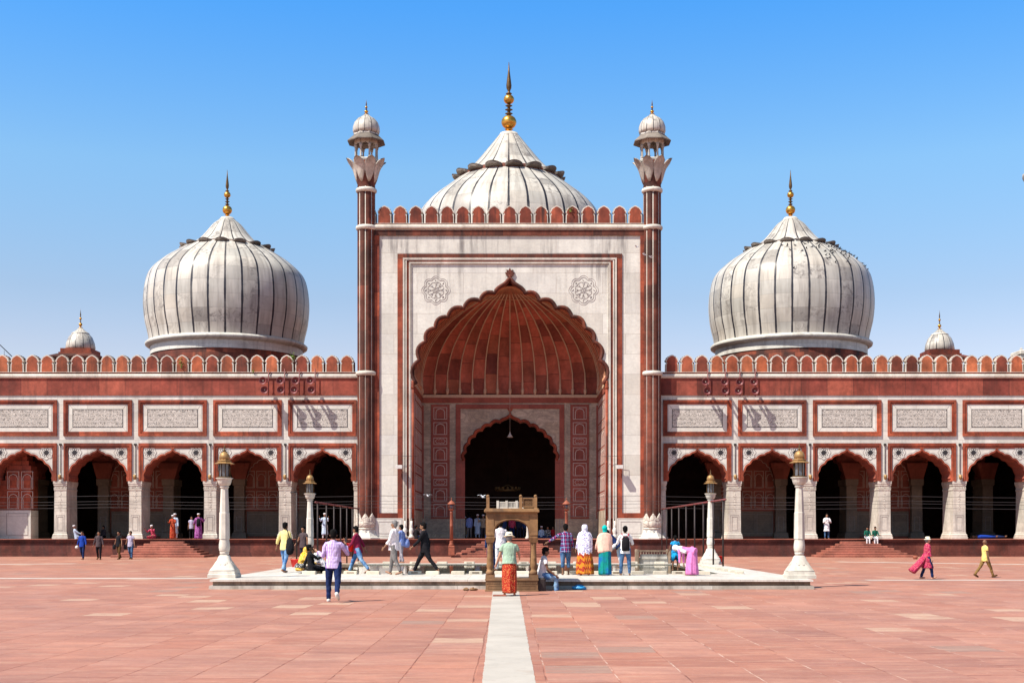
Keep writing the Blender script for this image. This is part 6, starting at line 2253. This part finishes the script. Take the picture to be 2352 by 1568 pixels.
def bag_at(root, v, label, mat, r=(.12, .07, .15), name="bag", strap=None):
    p = world_pt(root, v)
    o = empty(name, p, root.rotation_euler.z); tag(o, label, name.replace('_', ' '))
    m = MB(); rn = random.Random(len(label)); rows = []
    for z, k in ((-1, .35), (-.85, .85), (-.4, 1.05), (.2, .95), (.7, .7), (1, .25)):
        rows.append(ringp((rn.uniform(-.01, .01), 0, z*r[2]), r[0]*k, r[1]*k, Matrix.Identity(3), 16, .06, 4, rn.uniform(0, 3)))
    m.loft(rows); m.build("sack", mat, o)
    if strap:
        m = MB(); m.tube(strap, [(.02, .006)]*len(strap), 6); m.build("strap", mat, o)
    return o

# ------------------------------------------------------------ materials of the clothes
purple_check = C("purple_check_shirt", (.72,.62,.78), 'check', (.30,.16,.55), None)
navy = C("navy_trousers", (.010,.022,.085), 'plain')
denim = C("washed_denim", (.05,.14,.34), 'denim', (.26,.42,.60))
denim_d = C("dark_denim", (.03,.075,.17), 'denim', (.10,.19,.33))
yellow = C("yellow_shirt", (.72,.62,.26)); yellow2 = C("soft_yellow_shirt", (.72,.56,.18))
black = C("black_cloth", (.010,.009,.012), 'plain', var=.4)
greyt = C("charcoal_shirt", (.07,.05,.055)); darkt = C("dark_trousers", (.02,.02,.04))
maroon = C("maroon_shirt", (.20,.012,.045)); white = C("white_cloth", (.70,.67,.68)); white2 = C("white_shirt", (.74,.66,.68))
grey = C("grey_trousers", (.17,.155,.15)); khaki = C("khaki_trousers", (.22,.135,.045)); green = C("sage_tee", (.30,.42,.31))
redfl = C("red_floral_skirt", (.33,.014,.010), 'floral', (.55,.22,.07), (.30,.01,.01), sc=3.4)
plaid = C("navy_plaid_shirt", (.015,.022,.10), 'plaid', (.40,.42,.62), (.45,.02,.08))
lilac = C("lilac_floral_shawl", (.76,.72,.80), 'floral', (.22,.17,.42), (.38,.52,.62), sc=1.75)
orange = C("orange_zigzag_skirt", (.52,.17,.015), 'zigzag', (.27,.022,.012), (.60,.36,.08), sc=1.5)
peach = C("peach_shawl", (.80,.48,.38)); teal = C("teal_scarf", (.0,.42,.38)); tealsk = C("teal_sari", (.005,.22,.19), 'denim', (.01,.10,.36))
blue = C("bright_blue_dress", (.01,.34,.62), 'check', (.02,.10,.30), sc=.8); bluesh = C("royal_blue_shirt", (.010,.045,.30)); pink = C("pink_sari", (.66,.20,.46), 'plain', var=.35)
magenta = C("magenta_print_dress", (.34,.005,.07), 'floral', (.50,.10,.08), (.60,.40,.40), sc=2.8); purple = C("purple_print_gown", (.22,.025,.20), 'floral', (.55,.30,.5), None, sc=3)
dkblue = C('dull_blue_cloth', (.02,.04,.12)); cream = C("cream_hat", (.74,.66,.50)); mustard = C("mustard_print_scarf", (.66,.34,.01), 'floral', (.75,.6,.3), None, sc=3); bw = C("black_white_print", (.04,.04,.04), 'floral', (.5,.5,.5), None, sc=2)
redpack = C("dark_red_strap", (.40,.01,.04)); ltblue = C("pale_blue_kurta", (.42,.50,.62)); tan = C("tan_shirt", (.35,.26,.18)); grn = C("dark_green_blazer", (.01,.09,.06)); palebl = C("blue_check_shirt", (.24,.31,.50), 'check', (.12,.18,.55))
greyp = C("grey_patch_shirt", (.30,.27,.30)); lav = C("lavender_tee", (.42,.38,.50)); brownk = C("brown_trousers", (.11,.055,.02)); redt = C("red_top", (.5,.02,.03))

def P(px, py, z, H_px):
    """ground point under the feet and the standing height that spans H_px"""
    x, y = gp(px, py, z)
    return (x, y, z+.002), H_px*S(y)

FRONT = .012
# 1 man walking away with a phone
pos, H = P(766, 1381, 0, 168)
r, T, B_, HA, oz = person(pos, 3, H, "man from behind in purple checked shirt and navy jeans, nearest the camera on the left", legs=((8, 8), (-20, 28)), arms=((4, 14, 122, -26), (22, 30, 140, 42)),
   top=purple_check, sleeve=.9, hem=-.06, bottom=navy, shoes=WHITEPAINT, vox=FRONT, fat=1.03, hair='short')
ph = empty("phone", world_pt(r, T(HA[1]+Vector((.0, .02, .05))))); tag(ph, "dark mobile phone held to the ear of the man in purple check", "phone")
m = MB(); m.bevbox(-.008, .008, -.035, .035, -.07, .07, .004); m.build("casing", BLACK, ph)
# 2 yellow shirt, black shoulder bag
pos, H = P(655, 1314, PZ, 117)
r, T, B_, HA, oz = person(pos, -28, H, "young man in yellow shirt and faded jeans walking on the left of the pool", legs=((12, 6), (-14, 14)), arms=((-8, 22, 22), (6, 10, 20)), top=yellow, sleeve=.75, hem=-.07, bottom=denim, vox=FRONT, hair='short', spread=4)
bag_at(r, tuple(T((.13, -.03, .0))), "large black shoulder bag on the back of the man in yellow", black, (.15, .10, .28), strap=[(0, 0, .25), (-.06, 0, .45), (-.16, .03, .62)])
# 3 man in charcoal tee behind the group
pos, H = P(697, 1297, PZ-.0, 90)
person(pos, 150, H, "man in charcoal tee standing behind the group seated by the pool", arms=((5, 14, 15), (5, 20, 25)), top=greyt, sleeve=.35, bottom=darkt, vox=.018, legs=((4, 2), (-4, 4)))
# 4 seated group
pos, H = P(690, 1310, PZ, 112)
person(pos, -50, 1.62, "woman in mustard printed headscarf sitting on the pool edge among the seated group", legs=((80, 120), (80, 110)), root_z=.12, lean=22, arms=((50, 10, 50), (50, 10, 50)), top=mustard, skirt=bw, shawl=(mustard, .12, .95), hair=None, vox=.018, skirt_w=(.11, .17))
pos, H = P(716, 1311, PZ, 112)
person(pos, -70, 1.68, "man in black lying back on his elbow in the seated group", legs=((75, 80), (85, 60)), root_z=.13, lean=-8, arms=((-30, 15, 10), (50, 5, 60)), top=black, bottom=black, leglen=.6, vox=.018, sk='d')
pos, H = P(742, 1305, PZ, 112)
person(pos, 100, 1.6, "person in white top crouching at the right of the seated group", legs=((95, 130), (95, 130)), root_z=.16, lean=35, arms=((60, 10, 20), (60, 10, 20)), top=white, bottom=greyp, vox=.018, sk='d')
# 5 maroon
pos, H = P(822, 1316, PZ, 113)
person(pos, 78, H, "young man in maroon shirt and blue jeans striding left along the pool", legs=((-24, 16), (28, 6)), arms=((26, 8, 30), (-24, 12, 8)), top=maroon, sleeve=.8, bottom=denim, vox=FRONT, lean=6, look=10)
b5 = gp(822, 1316, PZ)
bx, by = X(803, b5[1]-.1), b5[1]-.1
o = empty("bucket", (bx, by+.15, 0.98)); o.scale = (.8, .8, .8); tag(o, "small red bucket hanging behind the man in maroon shirt", "bucket")
for c_ in list(b_.children): 
    q = c_.copy(); COL.objects.link(q); q.parent = o
# 6 white shirt, grey trousers
pos, H = P(905, 1319, PZ, 126)
r, T, B_, HA, oz = person(pos, 72, H, "grey haired man in white shirt and grey trousers walking left by the pool", legs=((-12, 16), (16, 6)), arms=((12, 6, 25), (5, 8, 20)), top=white2, sleeve=.8, hem=-.07, bottom=grey, vox=FRONT, fat=1.12, hairmat=HAIRG, lean=-2)
pos2, H2 = P(922, 1292, PZ, 95)
r2, T2, _, HA2, _ = person(pos2, 60, 1.68, "person in blue and white mostly hidden behind the man in white shirt", legs=((-8, 8), (12, 6)), arms=((10, 8, 20), (0, 18, 25)), top=palebl, bottom=greyp, vox=.02)
bag_at(r2, tuple(T2((.12, -.08, .0))), "blue and green plastic carrier bag behind the man in white shirt", palebl, (.16, .12, .2))
# 7 black, walking left
pos, H = P(976, 1317, PZ, 123)
person(pos, 80, H, "young man all in black striding left past the pool", legs=((-27, 12), (30, 6)), arms=((30, 6, 22), (-18, 10, 22)), top=black, hem=-.09, bottom=black, vox=FRONT, lean=4)
# 8 white shirt man behind the kiosk
pos, H = P(1150, 1310, PZ, 100)
person(pos, 10, 1.76, "man in white shirt and trousers standing behind the little stone arch", legs=((3, 2), (-3, 3)), arms=((5, 14, 12), (5, 10, 15)), top=white2, sleeve=.6, hem=-.08, bottom=white, vox=.016, sk='d')
person((pos[0]-.32, pos[1]+.6, pos[2]), 20, 1.62, "person in blue shirt half hidden behind the left column of the little arch", top=dkblue, bottom=navy, vox=.02, sk='d')
# 9 woman in sun hat
pos, H = P(1170, 1367, 0, 146)
person(pos, 4, H, "woman in cream sun hat, sage tee and red floral skirt before the little arch", legs=((9, 8), (-6, 10)), arms=((4, 18, 18), (18, 20, 62, 15)), top=green, sleeve=.5, hem=-.02, skirt=redfl, skirt_w=(.098, .108), skirt_hem=.045, hat=(cream, 'sun'), hair='short', hairmat=HAIRG, sk='l', fat=1.10, lean=6, vox=FRONT, tilt=4)
# 10 seated man right of the kiosk
x10, y10 = gp(1245, 1356, 0)
person((x10-.02, y10+.22, 0), -82, 1.66, "seated man in white tee and pale jeans beside the right foot of the little arch", legs=((84, 74), (78, 78)), root_z=.42, lean=10, arms=((28, 8, 30), (25, 8, 35)), top=white, sleeve=.42, bottom=denim, shoes=black, vox=FRONT, sk='d')
x10, y10 = gp(1232, 1357, 0)
m = MB(); m.bevbox(-.2, .2, -.2, .2, 0.001, .36, .04); o = m.build("shadow_dark_stool", IRON, None, (x10+.06, y10+.30, 0)); tag(o, "stool under the seated man in white tee, coloured dark for the shadow behind his legs", "stool")  # dark colour stands in for the shadow behind the sitter's legs
# 11 navy plaid, arm out
pos, H = P(1299, 1319, PZ, 118)
person(pos, 0, H, "boy in navy plaid shirt and rolled denim shorts standing right of the little arch", legs=((-4, 10), (6, 4)), arms=((10, 58, 35, 10), (5, 12, 15)), top=plaid, sleeve=.85, bottom=denim_d, leglen=.78, vox=FRONT, sk='d', spread=1)
# 12 lilac shawl
pos, H = P(1343, 1320, PZ, 119)
person(pos, 4, H, "woman wrapped in white and lilac floral shawl over an orange patterned skirt", legs=((4, 4), (-4, 6)), arms=((5, 10, 25), (5, 8, 20)), top=lilac, skirt=orange, skirt_w=(.11, .165), shawl=(lilac, -.14, 1.08), hair=None, vox=.016, fat=1.0)
# 13 teal scarf, peach shawl
pos, H = P(1389, 1320, PZ, 116)
person(pos, 6, H, "woman in teal headscarf and peach shawl over a teal and blue sari", legs=((3, 3), (-2, 3)), arms=((5, 14, 20), (5, 8, 20)), top=peach, skirt=tealsk, skirt_w=(.105, .118), shawl=(peach, -.05, 1.12, False), scarf=teal, hair=None, vox=.016, fat=1.08)
# 14 person behind
pos, H = P(1418, 1299, PZ, 96)
person(pos, 70, 1.62, "person in navy top and white trousers washing a foot behind the boy with the backpack", legs=((55, 40), (-5, 6)), arms=((60, 8, 15), (60, 8, 15)), lean=40, top=navy, bottom=white, vox=.018, sk='d')
# 15 backpack
pos, H = P(1436, 1320, PZ, 114)
r, T, _, HA, _ = person(pos, 0, H, "young man in white shirt and jeans seen from behind wearing a backpack", legs=((2, 2), (-2, 3)), arms=((22, 18, 55, 15), (22, 18, 55, 15)), top=white, sleeve=.6, bottom=denim_d, vox=FRONT, sk='d', spread=6)
backpack(r, T, H, black, redpack, "black backpack with dark red straps on the young man in white")
# 16 girl in blue
pos, H = P(1551, 1309, PZ+.10, 81)
person(pos, 4, H, "girl in bright blue dress standing on a stone block at the pool", legs=((2, 2), (-2, 2)), arms=((8, 18, 10), (8, 18, 10)), top=blue, sleeve=.3, hem=.0, skirt=None, bottom=blue, leglen=.45, vox=.012, sk='d')
pg = pos; m = MB(); rows = []
for t_, a, b in ((0, .085, .065), (.5, .11, .09), (1, .13, .11)): rows.append(ringp((0, 0, H*(.56-.26*t_)), a*H, b*H, Matrix.Identity(3), 48, .02+.06*t_, 7))
m.loft(rows[::-1]); gsk = m.build("skirt", C("black_blue_band_skirt", (.012,.014,.03), 'zigzag', (.01,.28,.55), (.01,.2,.45), sc=.6), [o for o in COL.objects if o.get('label', '').startswith("girl in bright blue")][0])
# 17 bending woman in pink
pos, H = P(1590, 1320, PZ, 100)
person(pos, 62, 1.42, "woman in pink sari and white headscarf bending down at the pool edge", legs=((6, 4), (0, 4)), arms=((70, 10, 10), (75, 10, 5)), lean=80, top=pink, skirt=pink, skirt_w=(.105, .13), shawl=(white, .10, .95), hair=None, vox=.016, fat=1.05)
# 18 hat + magenta dress
pos, H = P(2130, 1329, 0, 97)
r, T, _, HA, _ = person(pos, -86, H, "woman in straw sun hat and billowing magenta print dress walking right", legs=((-10, 10), (14, 6)), arms=((12, 8, 25), (0, 8, 15)), top=magenta, sleeve=.8, hem=-.1, kurta=.16, bottom=navy, hat=(cream, 'sun'), hair='short', hairmat=HAIRG, sk='l', fat=1.15, vox=FRONT)
m = MB(); rows = []                      # the dress blown out behind her
for t_ in [k/8 for k in range(9)]:
    c_ = Vector((0, -.04-.34*t_**1.3, .60-.42*t_))
    rows.append(ringp(c_*H, (.085+.03*t_)*H, (.06+.045*t_*(1-.5*t_))*H, Matrix.Rotation(radians(-38*t_), 3, 'X'), 40, .02+.08*t_, 6, t_))
m.loft(rows[::-1]); m.build("dress_tail", magenta, r)
# 19 yellow tee khaki
pos, H = P(2263, 1325, 0, 90)
person(pos, -80, H, "balding man in pale yellow tee and khaki trousers walking right", legs=((-24, 14), (24, 4)), arms=((10, 8, 20), (-6, 8, 10)), top=yellow2, sleeve=.45, bottom=khaki, sk='d', vox=FRONT, hair=None, shoes=brownk, lean=-3)
# 20-23 the four walkers on the left
for i, (px, py, hp_, lab, tp, bt, sl, fc) in enumerate(((189, 1284, 61, "man in royal blue shirt walking at the far left carrying shoes", bluesh, navy, .9, 172), (227, 1284, 57, "slim person in dark grey cardigan and black trousers walking at the far left", greyt, black, .9, 185),
        (273, 1283, 57, "man in dark vest and brown trousers walking at the far left", black, brownk, .3, 160), (300, 1283, 60, "man in lavender tee and jeans, rightmost of the four walkers on the left", lav, denim_d, .4, 175))):
    pos, H = P(px, py, 0, hp_)
    r, T, _, HA, _ = person(pos, fc, 1.68 if H < 1.7 else 1.75, lab, legs=((12, 8), (-12, 22)), arms=((6, 12, 12), (-6, 16, 12)), top=tp, sleeve=sl, bottom=bt, sk='m', vox=.02, shoes=brownk if i else None)
    if i != 1: bag_at(r, tuple(T(HA[1]+Vector((.01, .0, -.05)))), ["pair of pale shoes held by the man in royal blue", "", "dark bag held by the man in brown trousers", "dark bag held by the man in lavender tee"][i], WHITEPAINT if i == 0 else black, (.10, .07, .09 if i == 0 else .15), name="held_shoes" if i == 0 else "bag")
# figures on the plinth
def onfl(px, y, lab, face=180, H=1.68, **k):
    return person((X(px, y), y, FL+.003), face, H, lab, vox=.024, **k)
capw = (white, 'cap')
SIT = dict(legs=((85, 118), (85, 105)), root_z=.14)
CRS = dict(crossed=True, root_z=.13)
onfl(176, .1, "man in white cap and pale robe sitting on the plinth beside a left pillar", -70, 1.7, top=ltblue, bottom=ltblue, hat=capw, hair=None, lean=-14, arms=((-15, 8, 20), (35, 8, 20)), **SIT)
onfl(238, 6.5, "dim figure in dark clothes sitting deep inside a left arch", 150, top=greyt, bottom=black, **CRS)
onfl(352, -.7, "woman in maroon print crouching with a camera by a left pillar", 160, 1.6, legs=((90, 130), (90, 130)), root_z=.2, lean=15, arms=((70, 12, 80), (70, 12, 80)), top=magenta, skirt=magenta, hat=capw, hair=None)
onfl(397, .4, "woman in red print robe and pale hat standing in a left arch", 185, 1.62, arms=((40, 8, 60), (40, 8, 60)), top=redfl, kurta=.3, skirt=redfl, skirt_w=(.1, .12), hat=capw, hair=None)
onfl(402, 1.4, "man in white kurta and cap behind the woman in red print robe", 170, 1.74, arms=((0, 8, 10), (0, 8, 10)), top=ltblue, kurta=.25, bottom=white, hat=capw, hair=None)
r, T, _, _, _ = onfl(456, -.3, "woman in purple print gown and pale cap with arm raised at a left arch", 10, 1.72, arms=((20, 18, 40), (30, 25, 130)), top=purple, kurta=.3, skirt=purple, skirt_w=(.1, .13), hat=capw, hair=None, fat=1.1)
backpack(r, T, 1.72, black, black, "small black backpack on the woman in purple gown")
onfl(440, 1.2, "boy in lavender shirt and dark trousers left of the woman in purple", 190, 1.55, top=lav, bottom=black, sleeve=.4)
onfl(746, .5, "man in long pale kurta standing behind the left iron bars", 180, 1.75, arms=((50, 12, 100), (50, 12, 100)), top=tan if False else ltblue, kurta=.28, bottom=white, hat=capw, hair=None)
onfl(957, -.9, "boy in black sitting with knees up on the plinth left of the portal", -60, 1.6, top=black, bottom=navy, lean=-5, arms=((30, 8, 40), (30, 8, 40)), **SIT)
onfl(968, -.4, "person in dark blue sitting behind the boy in black on the plinth", -40, 1.6, top=greyt, bottom=navy, lean=10, **SIT)
for px, y, fc, lab, kw in ((1068, 8.6, 190, "man in beige kurta and white cap at the left edge of the dark doorway", dict(top=tan, kurta=.25, bottom=white, hat=capw, hair=None, H=1.62)),
    (1078, 8.3, 20, "man in bright blue check shirt seen from behind in the dark doorway", dict(top=palebl, bottom=grey, H=1.78)),
    (1097, 8.4, 180, "man in white cap and long pale blue kurta in the dark doorway", dict(top=ltblue, kurta=.28, bottom=ltblue, hat=capw, hair=None, H=1.78)),
    (1110, 8.3, 175, "man in tan shirt and white cap raising his arms in the dark doorway", dict(top=tan, bottom=greyt, hat=capw, hair=None, H=1.76, arms=((50, 20, 120), (50, 20, 120)))),
    (1156, 8.8, 180, "person in blue seen through the little arch at the left", dict(top=dkblue, bottom=darkt, H=1.7)),
    (1176, 8.6, 0, "person in dark magenta top seen through the middle of the little arch", dict(top=magenta, bottom=navy, H=1.75)),
    (1192, 8.8, 180, "person in dark blue seen through the little arch behind the marble post", dict(top=darkt, bottom=darkt, H=1.7)),
    (1206, 9.0, 180, "person in navy clothes at the right side of the little arch opening", dict(top=dkblue, bottom=darkt, H=1.66))):
    onfl(px, y, lab, fc, **kw)
for px, y, lab, kw in ((1244, 7.9, "person in grey with white cap sitting on the doorway floor", dict(top=ltblue, bottom=dkblue, hat=capw, hair=None)), (1258, 7.6, "woman in black and white print sitting on the doorway floor", dict(top=bw, bottom=dkblue)),
                       (1270, 8.0, "woman in bright red top, rightmost of those sitting on the doorway floor", dict(top=redt, bottom=navy))):
    onfl(px, y, lab, 170, 1.62, **CRS, **kw)
onfl(1899, 1.0, "man in long white shirt and jeans standing in a right arch with arms folded", 180, 1.72, arms=((25, 14, 95, 45), (25, 14, 100, 45)), top=white, hem=-.12, kurta=.10, bottom=denim_d)
for px, lab, kw in ((1991, "left schoolchild in green blazer sitting on the right hand steps", dict(look=20)), (2009, "right schoolchild in green blazer sitting on the right hand steps", {})):
    y = PY-.35
    person((X(px, y), y, FL-.28), 180, 1.5, lab, legs=((80, 84), (80, 84)), root_z=.40, lean=12, arms=((35, 8, 60), (35, 8, 60)), top=grn, bottom=white, vox=.024, **kw)
for px, lab, fc in ((2262, "person in blue lying asleep on the floor of the far right arch", 90), (2283, "second sleeper in dark blue beside the sleeper in the far right arch", 90)):
    y = 1.6 if px < 2270 else 2.4
    root = empty("person", (X(px, y), y, FL+.01), radians(fc)); tag(root, lab, "person")
    m = MB(); m.smooth = True
    secs = [(-.8, .05, .04), (-.72, .07, .05), (-.4, .10, .08), (0, .15, .12), (.3, .16, .12), (.55, .18, .11), (.66, .07, .06), (.70, .06, .06)]
    m.loft([[(a*cos(2*pi*k/14), y_, .125+b*sin(2*pi*k/14)) for k in range(14)] for y_, a, b in secs])
    m.ell((0, .80, .13), (.085, .11, .10), 12, 8); m.tube([(.17, .5, .12), (.3, .3, .06), (.2, .1, .05)], [.05, .04, .03], 8); m.tube([(-.1, -.8, .12), (-.12, -.85, .22)], [.04, .03], 8); m.tube([(.06, -.8, .12), (.08, -.85, .22)], [.04, .03], 8)
    inst("body", remeshed(m, "body", skin('d'), .025, 1), root)
    m = MB(); m.loft([ringp((0, y_, .125), a*1.12, b*1.12, Matrix.Rotation(pi/2, 3, 'X'), 24, .03, 5) for y_, a, b in secs[1:6]])
    m.build("clothes", bluesh if px < 2270 else navy, root)
